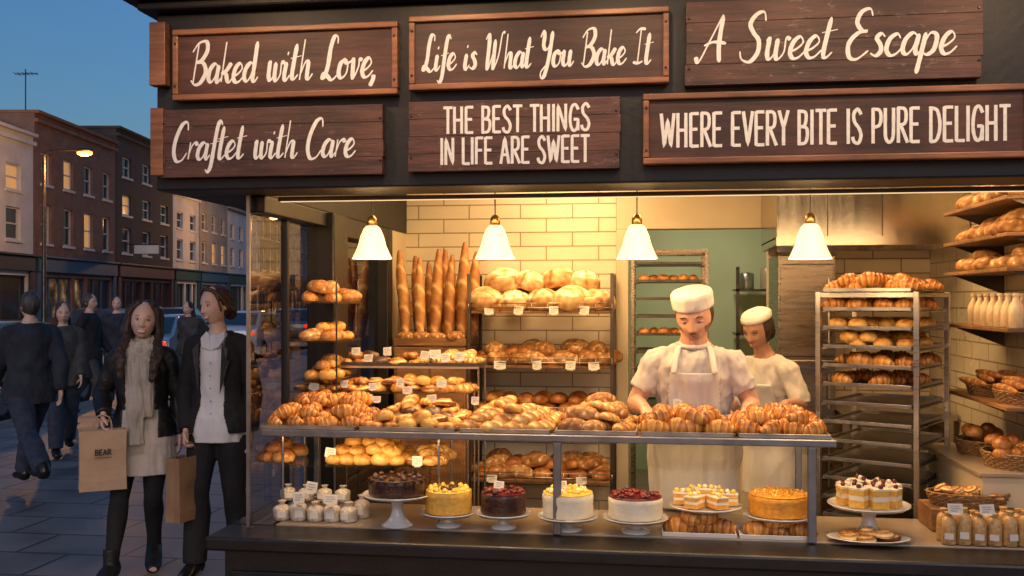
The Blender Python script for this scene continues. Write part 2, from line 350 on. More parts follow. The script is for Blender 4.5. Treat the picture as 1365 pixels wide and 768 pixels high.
# ---------------------------------------------------------------- ground, road, pavements
def lanequad(mb,x0,x1,d0,d1,z,mi=0):
    mb.quad(LANE(x0,d0,z),LANE(x1,d0,z),LANE(x1,d1,z),LANE(x0,d1,z),mi)
def lanebox(mb,x0,x1,d0,d1,z0,z1,mi=0):
    mb.box(x0,x1,d0,d1,z0,z1,mi,Matrix.Rotation(TH,4,'Z'))
m_asph=M('asphalt',(.08,.08,.082),(.05,.05,.052),scale=3,rough=.45,bump=.6,bscale=120,rvar=.2)
m_pave=brickmat('paving_slabs',(.33,.275,.25),(.235,.20,.185),(.07,.06,.055),.75,.5,.014,rough=.5,bump=.6,axis='XY',dirt=.55)
m_kerb=M('kerb_stone',(.28,.26,.24),(.2,.18,.17),scale=10,rough=.6,bump=.3)
m_linew=M('road_paint',(.5,.5,.48),(.3,.3,.3),scale=20,rough=.6); m_liney=M('yellow_road_paint',(.5,.36,.06),(.3,.2,.04),scale=20,rough=.6)
g=MB(); g.quad((-900,-900,-.13),(900,-900,-.13),(900,900,-.13),(-900,900,-.13)); struct(g.obj('ground',m_asph))
g=MB(); lanequad(g,-16.4,-6.95,-30,300,-.12); struct(g.obj('road',m_asph))
g=MB()
for i in range(30): lanequad(g,-11.75,-11.6,-10+i*6,-7+i*6,-.115)
struct(g.obj('road_centre_line',m_linew))
g=MB(); lanequad(g,-7.35,-7.27,-20,200,-.115); lanequad(g,-7.18,-7.10,-20,200,-.115); struct(g.obj('road_edge_line',m_liney))
g=MB(); lanebox(g,-6.8,40,-20,300,-.12,0); o=g.obj('pavement',m_pave); struct(o)
g=MB(); lanebox(g,-30,-16.55,-20,300,-.12,0); struct(g.obj('far_pavement',m_pave))
g=MB(); lanebox(g,-6.95,-6.802,-20,300,-.12,.006); struct(g.obj('kerb',m_kerb,bevel=.01))
g=MB(); lanebox(g,-16.548,-16.4,-20,300,-.12,.006); struct(g.obj('far_kerb',m_kerb,bevel=.01))
# ---------------------------------------------------------------- bakery building
YF=4.4; XL=-1.855; XR=2.7; YB=7.2; XRW=1.9; ZS=.60; ZFB=2.14
shop=thing('bakery_building','black-painted corner bakery with a big lit shop window','building')
def part(mb,name,mats,label=None,**k):
    o=mb.obj(name,mats,parent=shop,**k)
    if label: o['label']=label
    return o
b=MB(); b.box(XL-.06,XR,4.28,4.42,0,.53); b.box(XL-.06,XL+.1,4.422,7.4,0,.53)
b.box(XL-.03,XR,4.265,4.279,.1,.14); b.box(XL-.03,XR,4.265,4.279,.40,.43)
for i in range(9): b.box(XL-.03+i*.56,XL+.02+i*.56,4.262,4.279,.141,.399)
part(b,'stall_riser',m_black,bevel=.006)
b=MB(); b.box(XL-.12,XR,4.20,4.46,.532,.595); b.box(XL-.12,XL+.10,4.462,7.4,.532,.595)
part(b,'window_sill',m_black,bevel=.012)
b=MB(); b.box(-2.20,XR,4.20,4.50,ZFB,2.93); b.box(-2.20,-1.80,4.502,7.6,ZFB,2.93)
part(b,'fascia',m_fascia,bevel=.008)
b=MB(); b.box(-2.26,XR,4.13,4.5,2.932,2.97); b.box(-2.32,XR,4.06,4.5,2.972,3.03); b.box(-2.32,-1.8,4.502,7.6,2.972,3.03)
part(b,'cornice',m_fascia,bevel=.01)
m_upw=brickmat('dark_brick',(.06,.04,.035),(.045,.03,.028),(.03,.028,.026),.22,.075,.01)
b=MB(); b.box(-2.12,XR,4.32,9.9,3.032,6.5); part(b,'upper_wall',m_upw)
b=MB(); b.box(-2.20,-2.14,4.14,4.19,2.2,2.5); part(b,'sign_bracket',m_frame,bevel=.004)
b=MB(); b.box(-2.205,-2.13,4.14,4.19,2.6,2.88); part(b,'sign_bracket',m_frame,bevel=.004)
# interior shell
xd0,xd1=XW(838,YB),XW(1024,YB); zd=ZW(930,305,YB)
b=MB(); b.box(XL,xd0-.09,YB,YB+.12,0,2.8); b.box(xd1+.06,XRW,YB,YB+.12,0,2.8); part(b,'tiled_back_wall',m_tile)
b=MB(); b.box(xd0-.088,xd1+.058,YB-.004,YB+.12,zd,2.8); b.box(xd0-.088,xd0,YB-.03,YB+.12,0,zd-.002); b.box(xd1,xd1+.058,YB-.03,YB+.12,0,zd-.002)
part(b,'doorway_surround',m_cream,bevel=.006)
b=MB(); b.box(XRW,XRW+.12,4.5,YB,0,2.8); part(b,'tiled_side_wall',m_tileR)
b=MB(); b.box(XL,XR,4.502,9.8,2.8,2.9); part(b,'ceiling',m_cream)
b=MB(); b.box(-.9,1.7,9.6,9.7,0,2.8); b.box(-.9,-.8,7.33,9.6,0,2.8); b.box(1.6,1.7,7.33,9.6,0,2.8); part(b,'back_room_wall',m_green)
b=MB(); b.box(XRW+.122,XR,4.5,4.6,.6,2.14); part(b,'party_wall',m_cream)
b=MB(); b.box(XL+.1,XR,4.43,9.6,.004,.03); struct(b.obj('shop_floor',m_floor))
b=MB(); b.box(XL-.008,XL+.008,4.4,4.416,.597,ZFB-.002); part(b,'corner_post',m_rail)
b=MB(); b.box(XL-.06,XL+.10,5.36,5.62,.597,ZFB-.002); part(b,'side_column',m_black,bevel=.01)
b=MB(); b.box(XL-.03,XL+.07,6.62,6.74,.597,ZFB-.002); b.box(XL-.03,XL+.07,5.622,6.618,2.02,ZFB-.002); b.box(XL-.03,XL+.07,5.622,6.618,.597,.66)
b.box(XL-.02,XL+.06,4.452,5.358,2.06,ZFB-.002); b.box(XL-.018,XL+.02,4.86,4.89,.6,2.058)
part(b,'side_window_frame',m_black,bevel=.006)
b=MB(); b.box(XL-.05,XL+.05,6.742,YB,.597,ZFB-.002); b.box(XL+.0,XL+.05,4.5,YB,ZFB,2.8); part(b,'side_wall',m_cream)
b=MB(); b.quad((XL,4.42,.6),(XL,5.36,.6),(XL,5.36,2.06),(XL,4.42,2.06)); part(b,'side_pane',m_glass2)
b=MB(); b.quad((XL,5.62,.66),(XL,6.62,.66),(XL,6.62,2.02),(XL,5.62,2.02)); part(b,'side_pane',glassmat('dark_side_glass',.18,.35,(.18,.17,.18)))
b=MB(); b.box(XL+.11,XRW,4.465,5.0,.40,.60); o=b.obj('window_counter',[m_base],bevel=.004); tag(o,'pale stone display counter inside the shop window','counter')
# ---------------------------------------------------------------- signs
def sign(px0,px1,t0,t1,b0,b1,lines,framed,label,Y=4.15,th=.04):
    x0,x1=XW(px0,Y),XW(px1,Y); zt=(ZW(px0,t0,Y)+ZW(px1,t1,Y))/2; zb=(ZW(px0,b0,Y)+ZW(px1,b1,Y))/2
    w=x1-x0; h=zt-zb
    rt=thing('wall_sign',label,'sign',((x0+x1)/2,Y,zb)); 
    m=MB(); nb=4 if not framed else 1
    e=.0 if not framed else .018
    for i in range(nb):
        za=e+(h-2*e)*i/nb; zc=e+(h-2*e)*(i+1)/nb-.001
        j=random.uniform(-.005,.005) if not framed else 0
        m.box(-w/2+e+j,w/2-e+j,0 if not framed else .012,th,za,zc)
    m.obj('board',m_sign2 if not framed else m_sign,rt,bevel=.0015)
    if framed:
        m=MB(); f=.026
        m.box(-w/2,w/2,-.006,th,0,f); m.box(-w/2,w/2,-.006,th,h-f,h); m.box(-w/2,-w/2+f,-.004,th,f+.001,h-f-.001); m.box(w/2-f,w/2,-.004,th,f+.001,h-f-.001)
        m.obj('frame',m_frame,rt,bevel=.005)
    for sx_ in (-1,1):
        for zz in (.2,.8):
            m=MB(); m.lathe([(.005,0),(.005,.003),(.0025,.005)],10,0,Matrix.Rotation(R(90),4,'X')); m.obj('screw',m_dsteel,rt,(sx_*(w/2-.014),(-.0005 if not framed else -.0065),h*zz))
    for txt,G,cx,wf,base,cap,pen,sl,sc2 in lines:
        wd=w*wf; l=lettering(txt,G,wd,cap*h,pen,.36 if sc2 else 1,sl,sc2)
        l.obj('lettering',m_letter,rt,(-w/2+w*cx-wd/2,-.001 if not framed else .011,base*h))
    return rt
sign(230,530,41,27,136,124,[("Baked with Love,",SG,.49,.83,.25,.56,.105,.18,True)],True,'dark wooden sign in brown frame reading Baked with Love,')
sign(545,892,23,7,122,109,[("Life is What You Bake It",SG,.49,.88,.27,.46,.108,.14,True)],True,'dark framed wooden sign reading Life is What You Bake It')
sign(914,1310,2,-12,114,103,[("A Sweet Escape",SG,.475,.86,.28,.54,.095,.2,True)],False,'worn plank sign reading A Sweet Escape')
sign(215,511,148,137,239,230,[("Craftet with Care",SG,.46,.82,.26,.54,.105,.18,True)],False,'worn plank sign reading Craftet with Care')
sign(544,826,136,128,231,222,[("THE BEST THINGS",BG,.52,.69,.54,.36,.115,0,False),("IN LIFE ARE SWEET",BG,.51,.70,.10,.36,.115,0,False)],False,'worn plank sign reading THE BEST THINGS IN LIFE ARE SWEET')
sign(857,1375,128,108,221,208,[("WHERE EVERY BITE IS PURE DELIGHT",BG,.50,.90,.25,.46,.100,0,False)],True,'long framed wooden sign reading WHERE EVERY BITE IS PURE DELIGHT',th=.045)
def lamp_data(name,kind,energy,color,size=.1,**k):
    l=bpy.data.lights.new(name,kind); l.energy=energy; l.color=color
    if kind=='AREA': l.size=size
    else: l.shadow_soft_size=size
    return l
WARM=(1,.60,.26)
def addlight(name,ld,loc,rot=(0,0,0),parent=None):
    o=bpy.data.objects.new(name,ld); COL.objects.link(o); o.location=loc; o.rotation_euler=rot
    if parent: o.parent=parent
    return o
ls=None
for i,x in enumerate((-1.75,-.95,-.15,.65,1.45)):
    if ls is None:
        rt=thing('sign_lamp','black swan-neck lamp fixed above the wall signs','lamp',(x,4.06,3.04),group='swan-neck lamps above the signs')
        m=MB(); m.tube(cr([(0,0,0),(0,-.02,.16),(0,-.20,.30),(0,-.50,.27),(0,-.58,.16)],5),.011,8); m.obj('arm',m_black,rt,smooth=True)
        m=MB(); Tm=Matrix.Translation((0,-.58,.16))@Matrix.Rotation(R(-28),4,'X'); m.lathe([(.02,.05),(.03,.04),(.06,.0),(.10,-.05),(.095,-.05),(.055,-.002),(.02,.03)],20,0,Tm); m.obj('lamp_shade',m_black,rt,smooth=True)
        m=MB(); m.ell((0,-.575,.135),(.028,.028,.03)); m.obj('bulb',m_bulb,rt,smooth=True)
        ld=lamp_data('sign_light','SPOT',34,(1,.64,.32),.06); ld.spot_size=R(120); ld.spot_blend=.9
        addlight('sign_light',ld,(0,-.57,.08),(R(42),0,0),rt); ls=rt
    else: dup(ls,(x,4.06,3.04))
# ---------------------------------------------------------------- pendant lamps
pend=None; PY=4.78; ps=.925
for px in (496,660,849,1080):
    z=ZW(px,345,PY)
    if pend is None:
        pend=thing('pendant_lamp','white bell-shaped glass pendant lamp, lit warm','lamp',(XW(px,PY),PY,z),group='pendant lamps over the display'); pend.scale=(ps,)*3
        m=MB(); m.tube([(0,0,.2),(0,0,1.0)],.0035,8); m.obj('cord',m_black,pend)
        m=MB(); m.lathe([(.012,.23),(.024,.215),(.027,.19),(.024,.17),(.034,.165)],20); m.obj('lamp_cap',m_brass,pend,smooth=True,sharp=40)
        m=MB(); m.lathe([(.03,.175),(.045,.16),(.062,.12),(.075,.07),(.092,.03),(.107,0),(.103,.0),(.088,.03),(.07,.07),(.056,.12),(.04,.15),(.02,.16)],32); m.obj('lamp_shade',m_shade,pend,smooth=True,sharp=60)
        m=MB(); m.ell((0,0,.05),(.03,.03,.04)); m.obj('bulb',m_bulb,pend,smooth=True)
        addlight('pendant_light',lamp_data('pendant_light','POINT',7.5,WARM,.05),(0,0,-.05),parent=pend)
    else: dup(pend,(XW(px,PY),PY,z))
for k,(x,y,e,s) in enumerate(((-.9,5.4,36,.8),(.9,5.4,30,.8),(-.6,6.5,36,.5),(.95,6.2,16,.4),(.4,8.4,24,.5))):
    rt=thing('ceiling_light','square warm ceiling light panel in the bakery','lamp',(x,y,2.775),group='ceiling lights')
    m=MB(); m.box(-s/2-.02,s/2+.02,-s/2-.02,s/2+.02,.0,.024); m.obj('housing',m_white,rt,bevel=.004)
    ld=lamp_data('ceiling_area','AREA',e,(1,.62,.28) if k<4 else (1,.88,.62),s); addlight('ceiling_area',ld,(0,0,-.01),(0,0,0),rt)
def strip(x0,x1,y,z,e,rx,lab,h=.02):
    rt=thing('strip_light',lab,'lamp',((x0+x1)/2,y,z),group='warm strip lights in the window'); w=x1-x0
    m=MB(); m.box(-w/2,w/2,-.012,.012,0,h); m.obj('housing',m_dsteel,rt,bevel=.002)
    m=MB(); m.box(-w/2+.01,w/2-.01,-.008,.008,-.003,-.0005); m.obj('diffuser',m_strip,rt)
    ld=lamp_data('strip_area','AREA',e,(1,.64,.30),w); ld.shape='RECTANGLE'; ld.size=w-.02; ld.size_y=.03; addlight('strip_area',ld,(0,0,-.02),(rx,0,0),rt)
strip(XL+.1,XRW-.05,4.53,2.118,13,R(52),'added slim warm fill strip under the window lintel')  # added front fill for pastries and bakers, shaped as a strip fitting
# ---------------------------------------------------------------- baked goods meshes
def croissant(seed):
    random.seed(seed); m=MB(); N=48; pts=[];rad=[];tone=[]
    bend=random.uniform(.9,1.35); segs=7; L=.075
    for i in range(N+1):
        t=-1+2*i/N; ang=t*bend; x=L*math.sin(ang)/math.sin(bend)*1.0; y=.045*(1-math.cos(ang))/(1-math.cos(bend))*bend*.7
        ph=(abs(t)*segs/2+.5)%1.0
        r=.035*(1-abs(t)**2.0)*(1+.0)+.007; r*=.78+.32*(1-ph)**.55
        pts.append((x,y,.030*(1-.45*abs(t)))); rad.append((r,r*.86)); tone.append(.10+.70*(1-ph)+.12*abs(t))
    m.tube(pts,rad,14,ref=(0,0,1),tone=tone)
    for i,v in enumerate(m.v):
        n=noise.noise(v*28+Vector((seed,0,0))); v+=Vector((0,0,n*.004)); m.v[i]=v
        m.t[i]+= (.15 if v.z>.045 else -.12)
    return m.mesh('croissant',[c_cro],True)
def blob(name,mat,r,fn,nu=40,nv=24,seed=0):
    m=MB(); 
    def f(v):
        d=Vector((v.x/r[0],v.y/r[1],v.z/r[2])); p,t=fn(d,Vector(v)); n=noise.noise(p*22+Vector((seed*3.1,0,0)))
        p=p*(1+.07*n); p.z=max(p.z,-r[2]*.55)+r[2]*.55
        return p,t
    m.ell((0,0,0),r,nu,nv,0,None,f)
    return m.mesh(name,[mat],True)
def boulefn(k,cross,base=.58):
    def fn(d,p):
        if cross: s=min(abs(d.x*1.1+.15*d.y),abs(d.y*1.1-.1*d.x),)
        else: s=abs(((d.x*1.8+k*.37+.5*d.y*d.y)%1)-.5)*1.2
        cut=max(0,1-s/.12) if d.z>-.15 else 0
        t=base-.2*(d.z>.35)*(base<.5)+(.35 if base<.5 else -.6)*cut+.35*noise.noise(d*3+Vector((k,0,0)))
        return p*(1-.10*cut),t
    return fn
def rollfn(k):
    def fn(d,p):
        s=abs(d.y+.15*math.sin(d.x*3)); cut=max(0,1-s/.16) if d.z>.3 else 0
        return p*(1-.07*cut),.30+.5*max(0,d.z)-.5*cut+.25*noise.noise(d*2.5+Vector((k,1,0)))
    return fn
def twistfn(k):
    def fn(d,p):
        s=math.sin(d.x*11+d.y*5); return Vector((p.x,p.y*(1+.14*s),p.z*(1+.26*s))),.42+.48*s*max(.2,d.z)
    return fn
def danfn(k):
    def fn(d,p):
        rr=math.hypot(d.x,d.y); a=math.atan2(d.y,d.x); s=math.sin(a+rr*13)
        z=p.z*(1+.38*s*(rr>.15)); 
        return Vector((p.x,p.y,z)),.40+.44*s+.1*(rr>.85)
    return fn
def nestfn(k):
    def fn(d,p):
        rr=math.hypot(d.x,d.y); a=math.atan2(d.y,d.x); z=p.z
        if d.z>0: z=p.z*(.45+.9*rr) if rr<.75 else p.z*1.15
        s=math.sin(a*6); return Vector((p.x*(1+.06*s),p.y*(1+.06*s),z)),(.05 if rr<.42 else .62+.2*s)
    return fn
def bagfn(sd):
    m=MB(); N=66; pts=[];rad=[];tone=[]
    for i in range(N+1):
        t=i/N; r=.043*(math.sin(math.pi*min(1,max(0,t*.96+.02))))**.5; s=math.sin(t*2*math.pi*5.5+sd)
        pts.append((.006*math.sin(t*5+sd),.004*math.sin(t*4+sd*2),t*.68)); rad.append((r*(1+.03*s),r*(1+.02*s))); tone.append(.5)
    m.tube(pts,rad,20,ref=(1,0,0),tone=tone)
    for i,v in enumerate(m.v):
        k=i%20; a=2*math.pi*k/20; t=(i//20)/N
        q=((t*4.6+.20*math.sin(a)*1.4+.16*math.cos(a)+sd)%1)
        m.t[i]=.58+.3*noise.noise(v*9)
        if .06<t<.95 and abs(math.sin(a))>.2: m.t[i]-=.5*max(0,1-abs(q-.5)/.18)
        m.v[i]=v+Vector((noise.noise(v*16)*.003,noise.noise(v*16+V((5,0,0)))*.003,0))
    return m.mesh('baguette',[c_bag],True)
K={}
K['croissant']=[croissant(i) for i in (1,2,3,4)]
K['boule']=[blob('round_loaf',c_boule,(.115,.11,.088),boulefn(k,k==2,.34),48,28,k) for k in (0,1,2)]
K['roll']=[blob('bread_roll',c_roll,(.062,.048,.042),rollfn(k),28,16,k) for k in (0,1)]
K['bun']=[blob('golden_bun',c_bun,(.056,.050,.040),rollfn(k+3),28,16,k) for k in (0,1)]
K['bloomer']=[blob('oval_loaf',c_boule,(.105,.065,.055),boulefn(k,False),40,20,k) for k in (0,1)]
K['twist']=[blob('twisted_pastry',c_dan,(.085,.036,.030),twistfn(0),48,14,1)]
K['danish']=[blob('danish_swirl',c_dan,(.058,.058,.024),danfn(0),48,24,1)]
K['nest']=[blob('custard_pastry',c_dan,(.055,.055,.026),nestfn(0),36,18,2)]
K['choco']=[blob('chocolate_bun',c_choc,(.055,.045,.03),rollfn(1),24,14,2)]
K['baguette']=[bagfn(0),bagfn(.4),bagfn(.7)]
LAB={'croissant':('croissant','golden ridged croissant lying in a pile of croissants','pastry'),
'boule':('round_loaf','round crusty sourdough loaf with scored floury top','bread'),
'roll':('bread_roll','shiny brown bread roll in a heap','bread'),
'bun':('golden_bun','glossy golden bun on a tray','pastry'),
'bloomer':('oval_loaf','oval scored brown loaf','bread'),
'twist':('twisted_pastry','golden twisted pastry stick','pastry'),
'danish':('danish_swirl','flat golden swirl danish pastry','pastry'),
'nest':('custard_pastry','golden pastry with pale custard centre','pastry'),
'choco':('chocolate_bun','dark bun covered in glossy chocolate','pastry'),
'baguette':('baguette','long scored crusty brown baguette','bread')}
def put(kind,x,y,z,rz=None,s=1,rx=0,ry=0,group=None):
    nm,lb,ct=LAB[kind]; o=bpy.data.objects.new(nm,random.choice(K[kind])); COL.objects.link(o)
    o.location=(x,y,z); o.rotation_euler=(rx,ry,rz if rz is not None else random.uniform(0,6.28)); o.scale=(s,s,s*random.uniform(.94,1.06))
    tag(o,lb,ct,group or ('heap of '+nm.replace('_',' ')+'s')); return o
def pile(kind,x0,x1,y0,y1,z,dx,dy,dz,layers=2,s=1,rz=None,rzj=.4,tilt=.25,first=1.0):
    kinds=kind if isinstance(kind,(list,tuple)) else [kind]
    for L in range(layers):
        sh=L*.5; nx=max(1,int(round((x1-x0)/dx-L))); ny=max(1,int(round((y1-y0)/dy-L)))
        for j in range(ny):
            for i in range(nx):
                if L==layers-1 and L>0 and random.random()>first: continue
                x=x0+(x1-x0)/max(nx+L,1)*(i+.5+sh)+random.uniform(-.15,.15)*dx; y=y0+(y1-y0)/max(ny+L,1)*(j+.5+sh)+random.uniform(-.15,.15)*dy
                rr=(rz+random.uniform(-rzj,rzj)) if rz is not None else None
                put(random.choice(kinds),x,y,z+L*dz,rr,s*random.uniform(.86,1.10),random.uniform(-tilt,tilt)*(.3+L*.7),random.uniform(-tilt,tilt)*(.3+L*.7))
def tray(x0,x1,y0,y1,z,label='shallow steel baking tray under pastries',mat=None,rim=.018,name='baking_tray',grp='baking trays'):
    m=MB(); w=x1-x0; d=y1-y0
    m.box(-w/2,w/2,-d/2,d/2,0,.003)
    m.box(-w/2-.004,w/2+.004,-d/2-.006,-d/2,-.001,rim); m.box(-w/2-.004,w/2+.004,d/2,d/2+.006,-.001,rim)
    m.box(-w/2-.006,-w/2-.0001,-d/2+.0005,d/2-.0005,.0005,rim-.001); m.box(w/2+.0001,w/2+.006,-d/2+.0005,d/2-.0005,.0005,rim-.001)
    o=m.obj(name,mat or m_tray,loc=((x0+x1)/2,(y0+y1)/2,z),bevel=.002); tag(o,label,'tray',grp); return o
card=None
def pcard(x,y,z,rz=0,s=1):
    global card
    if card is None:
        m=MB(); T=Matrix.Rotation(R(-12),4,'X'); m.box(-.034,.034,-.001,.001,.006,.052,0,T); m.box(-.02,.02,-.006,.03,0,.004)
        for i,(a,b_) in enumerate(((-.024,.020),(-.02,.024),(-.022,.008))):
            zz=.040-i*.011; pts=[(a+(b_-a)*k/14,-.0016,zz+.0025*math.sin(k*2.1+i)) for k in range(15)]; m.tube(pts,.0008,4,mi=1,T=T)
        card=m.mesh('price_card',[m_card,m_ink])
    o=bpy.data.objects.new('price_card',card); COL.objects.link(o); o.location=(x,y,z); o.rotation_euler=(0,random.uniform(-.12,.12),rz+random.uniform(-.3,.3)); o.scale=(s*random.uniform(.75,1.05),s,s*random.uniform(.85,1.1))
    tag(o,'small white handwritten price card among the pastries','price card','white price cards'); return o
# ---------------------------------------------------------------- front display case
cs=thing('display_case','steel-framed display case with glass shelves along the window','display case')
zr=1.045; xe=XW(1115,4.45)
m=MB(); m.box(XL+.05,xe,4.43,4.465,zr-.03,zr); m.obj('top_rail',m_rail,cs,bevel=.004)
m=MB(); m.box(XL+.05,xe,4.467,5.0,zr-.012,zr-.002); m.obj('top_shelf',m_steel,cs,bevel=.002)
for px in (743,1082):
    m=MB(); x=XW(px,4.45); m.box(x-.018,x+.018,4.432,4.462,.601,zr-.031); m.obj('post',m_rail,cs,bevel=.003)
for xx in (xe-.085,XL+.135):
    m=MB(); m.box(xx-.015,xx+.015,4.96,4.99,.601,zr-.014); m.obj('rear_post',m_rail,cs,bevel=.003)
zm=.862; xm=XW(600,4.7)
m=MB(); m.box(XL+.08,xm,4.56,4.9,zm-.008,zm); m.obj('glass_shelf',m_shelfglass,cs)
for x in (XL+.1,xm-.03):
    for y in (4.58,4.88): m=MB(); m.tube([(x,y,.602),(x,y,zr-.014)],.006,8); m.obj('shelf_support',m_steel,cs,smooth=True,sharp=40)
strip(XL+.1,xe-.02,4.485,1.012,6,R(20),'slim warm strip light under the display shelf',h=.018)
trs=[(345,472),(477,606),(612,733),(738,849),(853,978),(983,1108)]
for i,(a,c) in enumerate(trs):
    x0,x1=XW(a,4.47)+.01,XW(c,4.47)-.005
    tray(x0,x1,4.475,4.95,zr+.001)
z=zr+.006
def span(a,c,Y=4.47): return XW(a,Y)+.015,XW(c,Y)-.015
x0,x1=span(345,480); pile('croissant',x0,x1,4.49,4.96,z,.086,.085,.040,2,.84,rz=0,rzj=1.2,first=.9); pile('croissant',x0+.04,x1-.08,4.72,4.96,z+.075,.095,.09,.04,1,.84,rz=0,rzj=1)
x0,x1=span(477,610); pile(['nest','danish','bun'],x0,x1,4.49,4.64,z,.085,.08,.03,2,.85); pile(['choco'],x0+.08,x1-.05,4.62,4.78,z+.01,.09,.08,.03,2,.95); pile(['danish','twist','nest'],x0-.02,x1,4.76,4.97,z+.01,.09,.08,.03,3,.9)
x0,x1=span(610,737); pile('twist',x0,x1,4.49,4.96,z,.115,.070,.034,3,.95,rz=.5,rzj=.5,first=.6)
x0,x1=span(737,851); pile(['bloomer','twist'],x0,x1,4.50,4.96,z,.12,.10,.045,3,.74,rz=.5,rzj=.7,first=.7)
x0,x1=span(851,980); pile('croissant',x0,x1,4.49,4.84,z,.108,.095,.044,2,1.0,rz=0,rzj=1.2,first=.85)
x0,x1=span(980,1110); pile('croissant',x0,x1,4.49,4.90,z,.108,.095,.044,2,1.0,rz=0,rzj=1.2,first=.85)
# stepped glass stand behind trays
st=thing('glass_stand','two-tier glass pastry stand with thin chrome legs','display stand')
zs1=1.17; zs2=ZW(545,487,5.3)
m=MB(); m.box(XW(395,5.15),XW(632,5.15),5.03,5.26,zs1-.008,zs1); m.obj('shelf',m_shelfglass,st)
m=MB(); m.box(XW(448,5.35),XW(645,5.35),5.2,5.5,zs2-.008,zs2); m.box(XW(448,5.35),XW(645,5.35),5.19,5.199,zs2-.009,zs2+.002,1); m.obj('shelf',[m_shelfglass,m_steel],st)
for px in (400,628):
    for y in (5.05,5.24): m=MB(); m.tube([(XW(px,5.15),y,.03),(XW(px,5.15),y,zs1)],.006,8); m.obj('leg',m_steel,st,smooth=True,sharp=40)
for px in (452,641):
    for y in (5.27,5.48): m=MB(); m.tube([(XW(px,5.35),y,.03),(XW(px,5.35),y,zs2)],.006,8); m.obj('leg',m_steel,st,smooth=True,sharp=40)
pile(['nest','danish','bun','twist'],XW(398,5.15),XW(630,5.15),5.04,5.26,zs1+.002,.085,.08,.032,2,.82)
for a,c,k in ((452,520,'choco'),(522,575,'danish'),(577,643,'roll')):
    tray(XW(a,5.35),XW(c,5.35),5.22,5.46,zs2+.002,label='small dark tray on a glass shelf',mat=m_dsteel,name='small_tray',grp='small trays')
    pile([k,'nest'] if k!='roll' else 'twist',XW(a,5.35)+.02,XW(c,5.35)-.01,5.23,5.46,zs2+.006,.085,.08,.03,2,.85)
for px in (474,490,516,565,580,594,612): pcard(XW(px,5.21),5.215,zs2+random.uniform(.02,.06),s=.9)
for px in (420,458,497,545,588,532): pcard(XW(px,5.0),random.uniform(4.97,5.02),zs1+random.uniform(-.01,.04),s=.8)
for px in (428,481,557,621,905): pcard(XW(px,4.62),random.uniform(4.8,4.95),zr+.085,s=.75)
# corner shelf beside the side pane
gl=thing('corner_shelf','narrow glass corner shelves with bread beside the side pane','shelf')
for zz in (1.24,1.44,1.64):
    m=MB(); m.box(XL+.03,XL+.26,4.92,5.34,zz-.008,zz); m.box(XL+.255,XL+.262,4.92,5.34,zz-.009,zz+.002,1); m.obj('shelf',[m_shelfglass,m_dsteel],gl)
    pile(['roll','bun','bloomer'] if zz<1.6 else ['bloomer','roll'],XL+.05,XL+.25,4.94,5.32,zz+.001,.10,.09,.045,2,.80)
for y in (4.94,5.32): m=MB(); m.tube([(XL+.25,y,.602 if y<5 else .03),(XL+.25,y,1.76)],.005,8); m.obj('shelf_post',m_dsteel,gl,smooth=True,sharp=40)
pile('bun',XW(440,4.7),XW(545,4.7),4.58,4.88,zm+.003,.082,.08,.036,3,.92,first=.9)
pile(['danish','twist'],XW(545,4.7),XW(598,4.7),4.60,4.86,zm+.003,.10,.09,.03,2,1)
pile('roll',XW(335,4.7)+.06,XW(385,4.7)+.03,4.58,4.88,zm+.003,.10,.1,.04,2,.9)
pcard(XW(556,4.58),4.58,zm+.002,s=.9); pcard(XW(440,4.6),4.59,zm+.03,s=.9)
# wrapped little cakes in film
def wrapped():
    m=MB(); m.lathe([(.036,0),(.042,.01),(.043,.055),(.038,.066),(.024,.074),(.012,.080),(.014,.088),(.022,.098),(.020,.099)],18,0,None,.07)
    m.box(-.02,.02,-.047,-.044,.018,.048,1)
    return m.mesh('wrapped_cake',[m_foil,m_card],True,50)
wm=wrapped()
for j in range(2):
    for i in range(5):
        o=bpy.data.objects.new('wrapped_cake',wm); COL.objects.link(o); o.location=(XW(382+i*22+j*9,4.62),4.56+j*.10,.602); o.rotation_euler=(0,0,random.uniform(-.5,.5)); o.scale=(.95,.95,random.uniform(.9,1.1))
        tag(o,'small cake wrapped in crinkled clear film','cake','film-wrapped cakes')
for i in range(4):
    o=bpy.data.objects.new('wrapped_cake',wm); COL.objects.link(o); o.location=(XW(392+i*24,4.7),4.62,.602+.084); o.rotation_euler=(0,0,random.uniform(-.6,.6)); o.scale=(.85,.85,.75)
    tag(o,'small cake wrapped in crinkled clear film','cake','film-wrapped cakes')
for px in (398,440,414): pcard(XW(px,4.5),4.5,.69 if px!=414 else .74,s=1.0)
